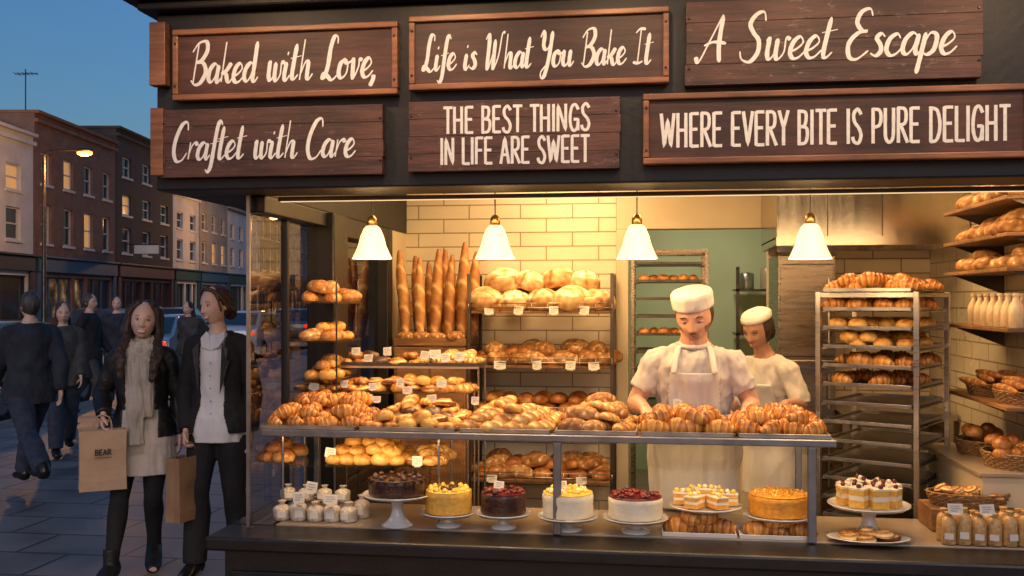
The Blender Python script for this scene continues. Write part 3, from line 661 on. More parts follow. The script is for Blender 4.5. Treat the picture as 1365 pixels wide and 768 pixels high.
# cake stands + cakes
def stand(x,y,z0,zp,r,lab='white china cake stand with a flared foot'):
    rt=thing('cake_stand',lab,'cake stand',(x,y,z0),group='white cake stands'); h=zp-z0
    m=MB(); m.lathe([(r*.2,h-.012),(r*.9,h-.008),(r,h+.004),(r*.99,h+.008),(r*.93,h),(.01,h-.001)],36); m.obj('plate',m_white,rt,smooth=True,sharp=50)
    m=MB(); m.lathe([(r*.45,0),(r*.45,.006),(r*.36,.014),(r*.2,h*.3),(r*.15,h*.55),(r*.2,h-.014)],28); m.obj('pedestal',m_white,rt,smooth=True,sharp=50)
    return rt
def cake(x,y,z,r,h,side,top,deco,label,kind):
    rt=thing('cake',label,'cake',(x,y,z))
    m=MB(); prof=[(r*.98,0),(r,.004)]
    for i in range(1,4): prof+= [(r*(1.0 if i%2 else .985),h*i/4)]
    prof+=[(r,h-.008),(r*.96,h)]
    m.lathe(prof,40,0,None,.008); m.obj('sponge',side,rt,smooth=True,sharp=50)
    m=MB(); m.lathe([(r*.965,h+.0),(r*.97,h+.004),(r*.9,h+.008),(.01,h+.009)],36,0,None,.01)
    if kind=='drip':
        for k in range(18):
            a=k/18*6.283; L=random.uniform(.010,.028); m.tube([(r*1.0*math.cos(a),r*1.0*math.sin(a),h+.003),(r*1.015*math.cos(a),r*1.015*math.sin(a),h-L)],[.008,.005],8)
    m.obj('icing',top,rt,smooth=True,sharp=60)
    if deco:
        m=MB()
        if kind=='rosette' or kind=='drip':
            nn=12
            for k in range(nn):
                a=k/nn*6.283; T=Matrix.Translation((r*.78*math.cos(a),r*.78*math.sin(a),h+.006)); m.lathe([(.014,0),(.016,.006),(.010,.014),(.003,.019)],10,0,T)
            for k in range(9): m.ell((random.uniform(-.45,.45)*r,random.uniform(-.45,.45)*r,h+.013),(.013,.013,.010),10,6,len(deco)-1)
        elif kind=='crumb':
            for k in range(120):
                a=random.uniform(0,6.283); q=math.sqrt(random.random())*r*.92; e=random.uniform(.004,.008); m.ell((q*math.cos(a),q*math.sin(a),h+.010),(e,e,e*.8),6,4,random.choice([0,0,1]))
        else:
            for k in range(46):
                a=random.uniform(0,6.283); q=math.sqrt(random.random())*r*.86; m.ell((q*math.cos(a),q*math.sin(a),h+.013),(random.uniform(.008,.013),)*3,8,6,random.choice([0,0,1]))
        m.obj('topping',deco,rt,smooth=True)
    return rt
CK=[(530,659,697,77,636,m_choc,m_choc,[m_choc],'dark chocolate layer cake on a tall white stand','drip',4.52),
(598,683,703,62,652,m_ycake,m_yel,[m_yel,m_choc],'yellow lemon cake topped with dark curls','rosette',4.54),
(671,684,704,61,655,m_choc,m_berry,[m_redb,m_choc],'chocolate cake covered with glazed berries','berry',4.54),
(757,688,707,68,655,m_cream2,m_yel,[m_yel,m_cream2],'white cream cake topped with yellow flowers','berry',4.54),
(847,690,712,72,660,m_cream2,m_berry,[m_redb,m_berry],'white frosted cake topped with dark red berries','berry',4.54),
(1038,686,700,79,657,m_ocake,m_ocake,[m_ocake,m_yel],'round orange crumb cake on a white plate','crumb',4.62)]
for px,pp,fp,w,tp,side,top,deco,lab,kind,Y in CK:
    x=XW(px,Y); s=DC(px,Y)/F; zp=ZW(px,pp,Y); r=w*s/2; zt=ZW(px,tp,Y)
    stand(x,Y,.601,zp,r*1.22); cake(x,Y,zp+.006,r,max(.05,zt-zp-.012),side,top,deco,lab,kind)
    if px in (671,757): pcard(x-.02,Y-.02,zt+.012,s=.7)
def slice_mesh(nm,l,d,mats,hh):
    m=MB(); a=hh
    m.box(-l,l,-d,d,0,.36*a,0); m.box(-l+.001,l-.001,-d+.001,d-.001,.362*a,.62*a,1); m.box(-l,l,-d,d,.622*a,.9*a,0); m.box(-l-.001,l+.001,-d-.001,d+.001,.902*a,a,1)
    for i in range(3): m.ell((-l*.6+i*l*.6,random.uniform(-.3,.3)*d,a+.008),(.012,.012,.011),10,6,2 if i!=1 else 1)
    return m.mesh(nm,mats,True,35)
Y=4.62; x=XW(940,Y); zp=ZW(940,674,Y); stand(x,Y,.601,zp,.165,'wide white cake stand with cream slices')
sm=slice_mesh('cream_slice',.045,.030,[c_bun,m_cream2,m_yel],.052)
for i in range(7):
    a=i/6*6.28; q=.10 if i<6 else 0; o=bpy.data.objects.new('cream_slice',sm); COL.objects.link(o); o.location=(x+q*math.cos(a),Y+q*math.sin(a)*.9,zp+.008+(.0 if i<6 else .02)); o.rotation_euler=(0,0,a)
    tag(o,'cream-filled pastry slice on a white stand','pastry','cream slices')
x=XW(1158,Y); zp=ZW(1158,673,Y); stand(x,Y,.601,zp,.178,'white cake stand carrying iced cake slices')
sm2=slice_mesh('cake_slice',.05,.036,[m_ycake,m_cream2,m_berry],.085)
for i in range(9):
    a=i/8*6.28+.2; q=.092 if i<8 else 0; o=bpy.data.objects.new('cake_slice',sm2); COL.objects.link(o); o.location=(x+q*math.cos(a),Y+q*math.sin(a),zp+.008); o.rotation_euler=(0,0,a); o.scale=(.9 if i<8 else .6,.93,random.uniform(.93,1.05))
    tag(o,'yellow layered cake slice topped with cream and berries','cake','cake slices on a stand')
for a,c in ((884,980),(987,1086)):
    x0,x1=XW(a,4.5),XW(c,4.5); tray(x0,x1,4.475,4.66,.602,label='oval white serving tray with croissants',mat=m_white,name='serving_tray',grp='white serving trays')
    pile('croissant',x0+.02,x1-.02,4.49,4.60,.607,.10,.075,.04,2,.95,rz=0,rzj=1.2)
x=XW(1155,4.53)
m=MB(); m.lathe([(.06,0),(.16,.012),(.175,.02),(.17,.022),(.1,.008),(.01,.007)],40); o=m.obj('plate',m_white,loc=(x,4.49,.602),smooth=True,sharp=50); o.scale=(1,.6,1); tag(o,'round white plate holding flat pastries','plate')
for i in range(8): put('danish',x+.09*math.cos(i*.9)*(1 if i<7 else 0),4.49+.05*math.sin(i*.9),.612+(.02 if i>5 else 0),s=.75)
# ---------------------------------------------------------------- wrapped biscuits
m_film=M('biscuit_film',(.62,.40,.17),(.42,.24,.08),scale=60,rough=.25,bump=.5,bscale=80)
def roll_pack():
    m=MB(); m.lathe([(.026,0),(.030,.004),(.030,.10),(.026,.125),(.014,.14),(.018,.16),(.015,.162)],16,0,None,.05)
    m.box(-.018,.018,-.034,-.031,.03,.06,1); return m.mesh('wrapped_biscuits',[m_film,m_card],True,40)
rp=roll_pack()
for j in range(2):
    for i in range(7):
        o=bpy.data.objects.new('wrapped_biscuits',rp); COL.objects.link(o); o.location=(XW(1260,4.55)+i*.062,4.50+j*.075,.602); o.rotation_euler=(0,0,random.uniform(-.3,.3)); o.scale=(1,1,random.uniform(.8,1.0))
        tag(o,'cellophane tube of golden biscuits tied at the top','biscuit packet','biscuit packets')
def basket(x,y,z,w,d,h,label='oval wicker basket of bread'):
    m=MB()
    rows=8
    for r_ in range(rows):
        k=r_/(rows-1); pts=[]
        for i in range(40):
            a=i/40*6.283; q=1+.03*((i%2)*2-1)*((r_%2)*2-1); pts.append((w/2*(.85+.15*k)*q*math.cos(a),d/2*(.85+.15*k)*q*math.sin(a),k*h))
        m.tube(pts,h/rows*.62,6,closed=True)
    m.lathe([(.01,.0),(min(w,d)/2*.85,.0),(min(w,d)/2*.85,.006),(.01,.007)],24,0,Matrix.Scale(w/min(w,d),4,(1,0,0)))
    o=m.obj('wicker_basket',m_wicker,loc=(x,y,z),smooth=True); tag(o,label,'basket','wicker baskets'); return o
xb=XW(1290,4.85)
m=MB(); m.box(-.19,.19,-.12,.12,0,.10); o=m.obj('display_riser',m_wood,loc=(xb,4.85,.602),bevel=.004); tag(o,'low wooden display riser under a basket','riser')
basket(xb,4.85,.703,.36,.22,.06,'shallow wicker basket of cookies'); 
for i in range(20): put('danish',xb+random.uniform(-.13,.13),4.85+random.uniform(-.08,.08),.73+.014*(i//5),s=.6,rx=random.uniform(-.4,.4),ry=random.uniform(-.3,.3))
for px in (1275,1318): pcard(XW(px,4.45),4.46,.735,s=1.0)
# ---------------------------------------------------------------- bread shelves on the back wall
bs=thing('bread_shelf','steel and wood shelf unit stacked with loaves','shelf')
bx0,bx1=XW(630,6.8),XW(817,6.8); tiers=[ZW(720,py,6.75) for py in (414,486,551,637)]
for x in (bx0,bx1):
    for y in (6.66,7.12): m=MB(); m.box(x-.012,x+.012,y-.012,y+.012,.03,tiers[0]+.25); m.obj('upright',m_dsteel,bs,bevel=.002)
for zt in tiers:
    m=MB(); m.box(bx0+.014,bx1-.014,6.66,7.13,zt-.02,zt-.002); m.obj('board',m_wood,bs,bevel=.003)
    m=MB()
    for k in (.02,.05): m.tube([(bx0,6.645,zt+k),(bx1,6.645,zt+k)],.003,6)
    for i in range(10): xx=bx0+(bx1-bx0)*i/9; m.tube([(xx,6.645,zt-.01),(xx,6.645,zt+.05)],.0025,6)
    m.obj('wire_guard',m_steel,bs,smooth=True)
pile('boule',bx0+.01,bx1-.01,6.68,7.08,tiers[0],.19,.20,.135,2,1.17,first=1)
pile(['roll','bloomer'],bx0+.02,bx1-.35,6.68,7.1,tiers[1],.12,.12,.06,2,1.1)
pile('bloomer',bx1-.36,bx1-.02,6.68,7.1,tiers[1],.13,.13,.07,2,1.1)
pile('roll',bx0+.02,bx1-.02,6.68,7.1,tiers[2],.115,.12,.06,2,1.12)
pile(['roll','bloomer'],bx0+.02,bx1-.02,6.68,7.1,tiers[3],.13,.12,.06,2,1.1)
for px in (652,690,738,778): pcard(XW(px,6.63),6.635,tiers[0]-.03,s=1.15); 
for px in (666,716,760,792): pcard(XW(px,6.63),6.635,tiers[1]-.03,s=1.15)
for px in (655,722,787): pcard(XW(px,6.63),6.635,tiers[2]-.02,s=1.15)
for px in (655,775): pcard(XW(px,6.63),6.635,tiers[3]-.02,s=1.15)
cbx0,cbx1=XW(535,6.8),XW(627,6.8); zc=ZW(580,462,6.7)
m=MB(); m.box(cbx0,cbx1,6.6,7.15,.03,zc-.002); m.box(cbx0+.02,(cbx0+cbx1)/2-.01,6.585,6.599,.1,zc-.05); m.box((cbx0+cbx1)/2+.01,cbx1-.02,6.585,6.599,.1,zc-.05)
o=m.obj('bread_cabinet',m_wood,bevel=.004); tag(o,'brown wooden cabinet below the baguettes','cabinet')
m=MB(); za=zc+.01
m.box(cbx0,cbx1,6.6,6.612,za,za+.05); m.box(cbx0,cbx1,7.1,7.112,za,za+.05); m.box(cbx0,cbx0+.012,6.613,7.099,za,za+.05); m.box(cbx1-.012,cbx1,6.613,7.099,za,za+.05)
m.box(cbx0+.013,cbx1-.013,6.613,7.099,zc+.001,zc+.008)
o=m.obj('bread_crate',m_wood,bevel=.002); tag(o,'shallow wooden crate holding upright baguettes','crate')
hts=[.98,.90,1.02,.92,1.08]; lean_=[-.05,-.02,.0,.02,.05]
for i in range(10):
    k=i%5; row=i//5
    x=cbx0+.055+(cbx1-cbx0-.11)*k/4+row*.035; y=6.69+row*.20+random.uniform(0,.03)
    put('baguette',x,y,zc+.012,s=hts[k]*(1 if row==0 else .95),rx=random.uniform(-.16,-.10),ry=lean_[k]+random.uniform(-.02,.02),rz=random.uniform(-.3,.3))
pile('bloomer',cbx0+.02,cbx1-.02,6.615,6.68,zc+.05,.12,.08,.05,1,.72,rz=.3)
# ---------------------------------------------------------------- racks
def rack(loc,rz,W,D,H,zs,label,group='baking racks',mat=None):
    mat=mat or m_steel
    rt=thing('baking_rack',label,'rack',loc,rz,group)
    m=MB()
    for x in (-W/2,W/2):
        for y in (-D/2,D/2): m.box(x-.013,x+.013,y-.013,y+.013,.06,H)
    m.box(-W/2,W/2,-D/2-.010,-D/2+.010,H-.03,H-.004); m.box(-W/2,W/2,D/2-.010,D/2+.010,H-.03,H-.004); m.box(-W/2-.01,-W/2+.01,-D/2,D/2,H-.028,H-.006); m.box(W/2-.01,W/2+.01,-D/2,D/2,H-.028,H-.006)
    m.box(-W/2,W/2,-D/2-.010,-D/2+.010,.08,.11); m.box(-W/2,W/2,D/2-.010,D/2+.010,.08,.11)
    m.obj('frame',mat,rt,bevel=.002)
    for z in zs:
        for s_ in (-1,1): m=MB(); m.box(s_*(W/2-.020)-.018,s_*(W/2-.020)+.018,-D/2+.01,D/2-.01,z-.006,z-.003); m.obj('runner',mat,rt)
    for x in (-W/2,W/2):
        for y in (-D/2,D/2):
            m=MB(); m.lathe([(.028,-.012),(.03,-.008),(.03,.008),(.028,.012)],16,0,Matrix.Translation((x,y,.031))@Matrix.Rotation(R(90),4,'Y')); m.obj('caster',m_black,rt)
    return rt
RW,RD=.50,.56; phi=R(-30)
Yr=5.55; pxc=1178; xr=XW(pxc,Yr); step=.098
zt0=ZW(1160,389,Yr-.2); zs=[zt0-step*k for k in range(13)]; zs=[z for z in zs if z>.15]
rack((xr,Yr,.03),phi,RW,RD,zt0-.03,[z-.03 for z in zs[1:]],'tall steel rolling rack with trays of croissants')
Rm=Matrix.Translation((xr,Yr,0))@Matrix.Rotation(phi,4,'Z')
trm=None
for k,z in enumerate(zs):
    if trm is None:
        t_=tray(-RW/2+.03,RW/2-.03,-RD/2+.0,RD/2,0,label='flat steel tray in a rolling rack',grp='rack trays'); trm=t_; 
    else: t_=trm.copy(); COL.objects.link(t_)
    t_.location=(xr,Yr,z+.001); t_.rotation_euler=(0,0,phi)
    if k<6:
        for L in range(2 if k in (0,3) else 1):
            nx=4-L; ny=4
            for i in range(nx):
                for j in range(ny):
                    if random.random()<.18: continue
                    p=Rm@Vector((-RW/2+.08+(RW-.16)*(i+.5*L)/3+random.uniform(-.012,.012),-RD/2+.07+(RD-.14)*j/3,z+.006+L*.03))
                    put('croissant' if k not in(2,3) else 'bun',p.x,p.y,p.z,rz=phi+random.uniform(-1,1),s=random.uniform(.78,.98))
Y2=7.0; xr2=XW(893,Y2); zs2_=[ZW(897,350+i*25,Y2-.2) for i in range(11)]
rack((xr2,Y2+.42,.03),0,.52,.5,ZW(897,336,Y2),[z-.03 for z in zs2_],'dark rack of empty dark trays standing in the doorway',mat=m_oven)
td=None
for i,z in enumerate(zs2_):
    if td is None: td=t_=tray(-.23,.23,-.25,.25,0,label='dark empty baking tray in the doorway rack',mat=m_dsteel,grp='dark rack trays')
    else: t_=td.copy(); COL.objects.link(t_)
    t_.location=(xr2,Y2+.42,z+.001)
    if i in (1,4): 
        for q in range(6): put('roll',xr2-.18+.07*q,Y2+.22+.05*(q%2),z+.005,s=.8)
bk=thing('storage_shelf','dark storage shelf with tins in the back room','shelf')
for zz in (1.35,1.75): m=MB(); m.box(.75,1.55,9.2,9.55,zz-.02,zz); m.obj('shelf_board',m_dsteel,bk)
for xx in (.77,1.53): m=MB(); m.box(xx-.015,xx+.015,9.2,9.23,.03,1.95); m.obj('upright',m_dsteel,bk)
for i in range(8):
    m=MB(); r_=random.uniform(.05,.08); h_=random.uniform(.10,.20); m.lathe([(r_*.97,0),(r_,.01),(r_,h_-.01),(r_*.9,h_),(r_*.3,h_+.01)],18)
    o=m.obj('storage_tin',random.choice([m_base,m_wood,m_tray]),loc=(.86+(i%4)*.19,9.36,(1.35,1.75)[i//4]+.001),smooth=True,sharp=40); tag(o,'round lidded storage tin on a dark shelf','tin','storage tins')
# ---------------------------------------------------------------- hood, oven, worktop
hx0,hx1=XW(1033,6.4),XW(1268,6.3)
hd=thing('extractor_hood','large stainless steel extractor hood above the oven','hood')
zh=ZW(1100,326,6.3)
m=MB(); vs=[(hx0,6.3,zh),(XRW-.01,6.3,zh),(XRW-.01,6.3,2.79),(hx0,6.3,2.79),(hx0,YB-.01,zh),(XRW-.01,YB-.01,zh),(XRW-.01,YB-.01,2.79),(hx0,YB-.01,2.79)]
m.add(vs,[(0,1,2,3),(3,2,6,7),(0,3,7,4),(1,5,6,2),(4,7,6,5)]); m.box(hx0-.005,XRW-.005,6.285,6.298,zh-.005,zh+.05); m.box(hx0,XRW-.01,6.3,YB-.012,zh+.04,zh+.05,0)
m.obj('canopy',m_steelh,hd)
for q in (.30,.62): m=MB(); m.box(hx0+q,hx0+q+.004,6.292,6.299,zh+.051,2.78); m.obj('seam',m_dsteel,hd)
ov=thing('deck_oven','tall brushed steel bakery oven with stacked doors','oven')
ox0,ox1=XW(1036,6.7),XW(1112,6.7)
m=MB(); m.box(ox0,ox1,6.65,7.18,.03,ZW(1070,340,6.65)); m.obj('body',m_oven,ov,bevel=.006)
zz=ZW(1070,350,6.65)
for i in range(3):
    hh_=(.62,.42,.5)[i]
    m=MB(); m.box(ox0+.015,ox1-.015,6.625,6.648,zz-hh_+.01,zz-.01); m.obj('oven_door',m_oven,ov,bevel=.006)
    m=MB(); m.tube([(ox1-.05,6.60,zz-.1),(ox1-.05,6.60,zz-hh_+.1)],.007,8); m.box(ox1-.056,ox1-.044,6.60,6.624,zz-.12,zz-.11); m.box(ox1-.056,ox1-.044,6.60,6.624,zz-hh_+.11,zz-hh_+.12); m.obj('oven_handle',m_steel,ov,smooth=True,sharp=40); zz-=hh_
wt=thing('worktop','steel-legged worktop along the back wall','table')
m=MB(); m.box(ox1+.01,XRW-.02,6.5,7.18,.90,.94); m.obj('top',m_steel,wt,bevel=.003)
for x in (ox1+.04,XRW-.06):
    for y in (6.54,7.14): m=MB(); m.box(x-.02,x+.02,y-.02,y+.02,.03,.898); m.obj('leg',m_steel,wt)
wt=thing('worktop','low white worktop beside the doorway','table')
m=MB(); m.box(XW(960,6.95),ox0-.03,6.95,7.15,.90,.94); m.obj('top',m_base,wt,bevel=.003); m=MB(); m.box(XW(960,6.95)+.03,ox0-.06,6.98,7.13,.03,.898); m.obj('cupboard',m_cream,wt,bevel=.003)
# ---------------------------------------------------------------- right wall shelves
rs=thing('wall_shelf','tiered wooden wall shelves filled with bread and bottles','shelf')
sx0=1.60; sy0,sy1=4.80,5.45
lv=[2.13,1.96,1.80,1.52,1.16,.86]
for i,zz in enumerate(lv):
    x_=sx0 if i<5 else sx0-.12
    m=MB(); m.box(x_,XRW-.002,sy0,sy1+.35,zz-.018,zz); m.obj('shelf_board',m_wood if i<5 else m_base,rs,bevel=.003)
    if i<5:
        for y in (sy0+.05,sy1+.28): m=MB(); m.add([(x_+.04,y,zz-.019),(XRW-.003,y,zz-.019),(XRW-.003,y,zz-.12),(x_+.04,y+.012,zz-.019),(XRW-.003,y+.012,zz-.019),(XRW-.003,y+.012,zz-.12)],[(0,1,2),(3,5,4),(0,2,5,3),(0,3,4,1),(1,4,5,2)]); m.obj('bracket',m_dsteel,rs)
m=MB(); m.box(sx0-.10,XRW-.004,sy0+.02,sy1+.33,.03,lv[5]-.021); m.obj('cupboard',m_cream,rs,bevel=.004)
for zz in lv[:3]: pile('bloomer',sx0+.03,XRW-.03,sy0+.03,sy1+.2,zz+.001,.15,.11,.05,2,.85,rz=0,rzj=.6,first=.6)
bm=MB(); bm.lathe([(.030,0),(.034,.005),(.034,.09),(.028,.115),(.014,.14),(.014,.16),(.018,.162),(.018,.175),(.004,.177)],18); bmesh_=bm.mesh('milk_bottle',[m_milk],True,50)
for j in range(2):
    for i in range(7):
        o=bpy.data.objects.new('milk_bottle',bmesh_); COL.objects.link(o); o.location=(sx0+.06+j*.1,sy0+.06+i*.1,lv[3]+.001); o.scale=(1,1,.92); tag(o,'small cream-coloured milk bottle on a shelf','bottle','milk bottles')
for i in range(2):
    basket(sx0+.15,sy0+.2+i*.42,lv[4]+.002,.27,.34,.06)
    for q in range(6):
        o=put('baguette',sx0+.05+.035*q,sy0+.02+i*.42,lv[4]+.07+.02*(q%3),s=.48,rx=R(-90),ry=0,rz=random.uniform(-.1,.1))
for i in range(2):
    basket(sx0+.10,sy0+.2+i*.42,lv[5]+.002,.28,.32,.07)
    for q in range(10): put('roll',sx0+.02+random.uniform(0,.16),sy0+.10+i*.42+random.uniform(0,.2),lv[5]+.055+.02*(q%3),s=.85)
# ---------------------------------------------------------------- people
def fuse(mb,voxel,smooth=2):
    me=mb.mesh('tmp',[]) ; o=bpy.data.objects.new('tmp',me); COL.objects.link(o)
    r=o.modifiers.new('r','REMESH'); r.mode='VOXEL'; r.voxel_size=voxel; r.use_smooth_shade=True
    s=o.modifiers.new('s','SMOOTH'); s.factor=.5; s.iterations=smooth
    dg=bpy.context.evaluated_depsgraph_get(); dg.update()
    out=bpy.data.meshes.new_from_object(o.evaluated_get(dg)); bpy.data.objects.remove(o); out.materials.clear(); return out
import bmesh
def cloth(mb,voxel,mat,name,root,cut=None,amp=.004,thick=.005,wsc=14,stretch=.45,sm=2):
    me=fuse(mb,voxel,sm); bm_=bmesh.new(); bm_.from_mesh(me)
    if cut:
        dl=[f for f in bm_.faces if cut(f.calc_center_median())]; bmesh.ops.delete(bm_,geom=dl,context='FACES')
    bm_.normal_update()
    if amp>0:
        for v in bm_.verts:
            c=v.co; q=Vector((c.x*wsc,c.y*wsc,c.z*wsc*stretch))
            n=noise.noise(q)+.5*noise.noise(q*2.3+V((3,1,7))); n2=1-abs(noise.noise(q*.8+V((9,4,1))))*3
            v.co=c+v.normal*(amp*n+amp*.6*n2)
    bm_.to_mesh(me); bm_.free(); me.materials.append(mat); me.shade_smooth()
    o=bpy.data.objects.new(name,me); COL.objects.link(o); o.parent=root
    if cut and thick>0:
        s=o.modifiers.new('s','SOLIDIFY'); s.thickness=thick; s.offset=0
    return o
TBL=[(.82,.15,.10),(.88,.168,.115),(.96,.172,.12),(1.08,.137,.10),(1.20,.150,.108),(1.32,.168,.113),(1.39,.160,.098),(1.43,.115,.078),(1.465,.072,.062),(1.51,.055,.055)]
TBLF=[(.82,.155,.11),(.88,.172,.12),(.96,.166,.116),(1.08,.120,.090),(1.20,.132,.098),(1.30,.146,.116),(1.38,.138,.092),(1.425,.10,.073),(1.46,.060,.054),(1.51,.047,.05)]
def torso(mb,J,z0,z1,inf=0,extra=None,n=28):
    tb=J['tbl']; hz=J['hz']; w=J['w']; pts=[];rad=[]
    steps=max(3,int((z1-z0)/.03)); 
    for i in range(steps+1):
        z=z0+(z1-z0)*i/steps; k=0
        while k<len(tb)-2 and z>tb[k+1][0]: k+=1
        a,b_=tb[k],tb[k+1]; t=max(0,min(1,(z-a[0])/(b_[0]-a[0])))
        rx=(a[1]*(1-t)+b_[1]*t)*w; ry=(a[2]*(1-t)+b_[2]*t)*w; e=extra(z) if extra else 0
        pts.append((J['lean'](z)[0],J['lean'](z)[1],z*hz)); rad.append((rx+inf+e,ry+inf+e))
    mb.tube(pts,rad,n,ref=(1,0,0))
def lerp(a,b_,t): return Vector(a)*(1-t)+Vector(b_)*t
def arm(mb,J,s,inf=0,end=1.0,wr=1):
    sh,el,w_=J['sh'+s],J['el'+s],J['wr'+s]; k=J['w']
    P=[lerp(sh,(0,sh[1],sh[2]+.05),.45),Vector(sh)+V((0,0,.0)),lerp(sh,el,.25),lerp(sh,el,.65),Vector(el),lerp(el,w_,.3),lerp(el,w_,.7),Vector(w_)]
    Rr=[.040,.049,.047,.043,.040,.040,.032,.026]
    if end<1:
        n=max(4,int(round(8*end))); P=P[:n]; Rr=Rr[:n]
    mb.tube(cr(P,3),[r for r in interp([x*k+inf for x in Rr],3)],14)
def interp(a,sub):
    out=[]
    for i in range(len(a)-1):
        for k in range(sub): out.append(a[i]+(a[i+1]-a[i])*k/sub)
    out.append(a[-1]); return out
def leg(mb,J,s,inf=0,hem=0,zmin=None):
    h,k_,a=J['hp'+s],J['kn'+s],J['an'+s]; k=J['w']
    P=[Vector(h)+V((0,0,.04)),lerp(h,k_,.25),lerp(h,k_,.65),Vector(k_),lerp(k_,a,.3)+V((0,.012,0)),lerp(k_,a,.7),Vector(a)]
    Rr=[.088,.086,.066,.053,.056,.042,.036]; Rr=[x*k+inf for x in Rr]
    if hem: Rr[-1]+=hem; Rr[-2]+=hem*.8; Rr[-3]+=hem*.3
    mb.tube(cr(P,3),interp(Rr,3),16)
def foot(mb,J,s,inf=0,toe=.19,dirv=None,heel=0):
    a=Vector(J['an'+s]); d=Vector(J.get('ft'+s,(0,-1,0))).normalized(); fl=a.z-.085; tz=Vector((0,0,1))*J.get('pt'+s,0)
    P=[a+V((0,0,.03)),Vector((a.x,a.y,fl+.055))-d*.03,Vector((a.x,a.y,fl+.042+heel))-d*.0,Vector((a.x,a.y,fl+.04+heel*.6))+d*.07-tz*.4,Vector((a.x,a.y,fl+.03))+d*.13-tz*.8,Vector((a.x,a.y,fl+.024))+d*toe-tz]
    Rr=[(.036+inf,.036+inf),(.038+inf,.045+inf),(.038+inf,.042+inf),(.042+inf,.034+inf),(.043+inf,.026+inf),(.026+inf,.018+inf)]
    side=d.cross(V((0,0,1))); mb.tube(cr(P,3),[tuple(x) for x in interp2(Rr,3)],14,ref=side)
def interp2(a,sub):
    out=[]
    for i in range(len(a)-1):
        for k in range(sub): out.append((a[i][0]+(a[i+1][0]-a[i][0])*k/sub,a[i][1]+(a[i+1][1]-a[i][1])*k/sub))
    out.append(a[-1]); return out
def hand(mb,w_,d,n,sgn,curl,k=1.0):
    w_=Vector(w_); d=Vector(d).normalized(); n=Vector(n); n=(n-d*n.dot(d)).normalized(); s=d.cross(n).normalized()*sgn
    mb.tube([w_-d*.01,w_+d*.02*k,w_+d*.055*k,w_+d*.09*k,w_+d*.097*k],[(.026*k,.020*k),(.031*k,.018*k),(.040*k,.016*k),(.041*k,.013*k),(.034*k,.009*k)],14,ref=s)
    for i,(o,L) in enumerate(((.030,.070),(.010,.080),(-.010,.074),(-.029,.058))):
        p=w_+d*.085*k+s*o*k; pts=[p-d*.015*k]; a=curl*.45; seg=[.45,.32,.23]
        for q in range(3):
            dd=d*math.cos(a)+n*math.sin(a); pts.append(p); p=p+dd*L*seg[q]*k; a+=curl*(.9 if q==0 else .7)
        pts.append(p); mb.tube(pts,[.0088*k,.0092*k,.0088*k,.0080*k,.0060*k],10)
    p=w_+d*.028*k+s*.028*k; pts=[p]; dirs=[d*.55+s*.75+n*.3,d*.75+s*.35+n*.5,d*.8+n*.6]
    for q,L in enumerate((.040,.032,.026)): p=p+dirs[q].normalized()*L*k; pts.append(p)
    mb.tube(pts,[.015*k,.0115*k,.0098*k,.0065*k],10)
def headfn(v):
    x,y,z=v.x,v.y,v.z; g=lambda a,s:math.exp(-(a/s)**2)
    if z<0:
        q=-z/.115; x*=1-.30*q**1.6
        if y>0: y*=1-.55*q
    if y<0:
        y*=.93; fr=min(1,-y/.04)
        nz=0
        if z>-.034: nz=max(0,min(1,(.022-z)/.052))
        else: nz=max(0,1-(-.034-z)/.010)
        y-=fr*.020*nz*g(x,.0085+.005*nz)
        y-=fr*.007*g(abs(x)-.011,.007)*g(z+.034,.009)
        y+=fr*.010*g(abs(x)-.032,.015)*g(z-.002,.013)
        y-=fr*.004*g(abs(x)-.03,.02)*g(z-.026,.008)
        y-=fr*.006*g(abs(x)-.043,.018)*g(z+.030,.018)
        y-=fr*.007*g(x,.024)*(g(z+.058,.006)+g(z+.070,.007))
        y-=fr*.006*g(x,.022)*g(z+.100,.014)
        y+=fr*.003*g(x,.02)*g(z+.083,.006)
    if z<-.085: z=-.085+(z+.085)*.8
    return Vector((x,y,z)),.4
m_eye=M('eye_white',(.72,.68,.64),rough=.2); m_iris=M('iris',(.05,.03,.02),rough=.15); m_lip=M('lips',(.50,.19,.15),rough=.4); m_lipm=M('lips_pale',(.46,.22,.15),rough=.5); m_teeth=M('teeth',(.92,.90,.86),rough=.3)
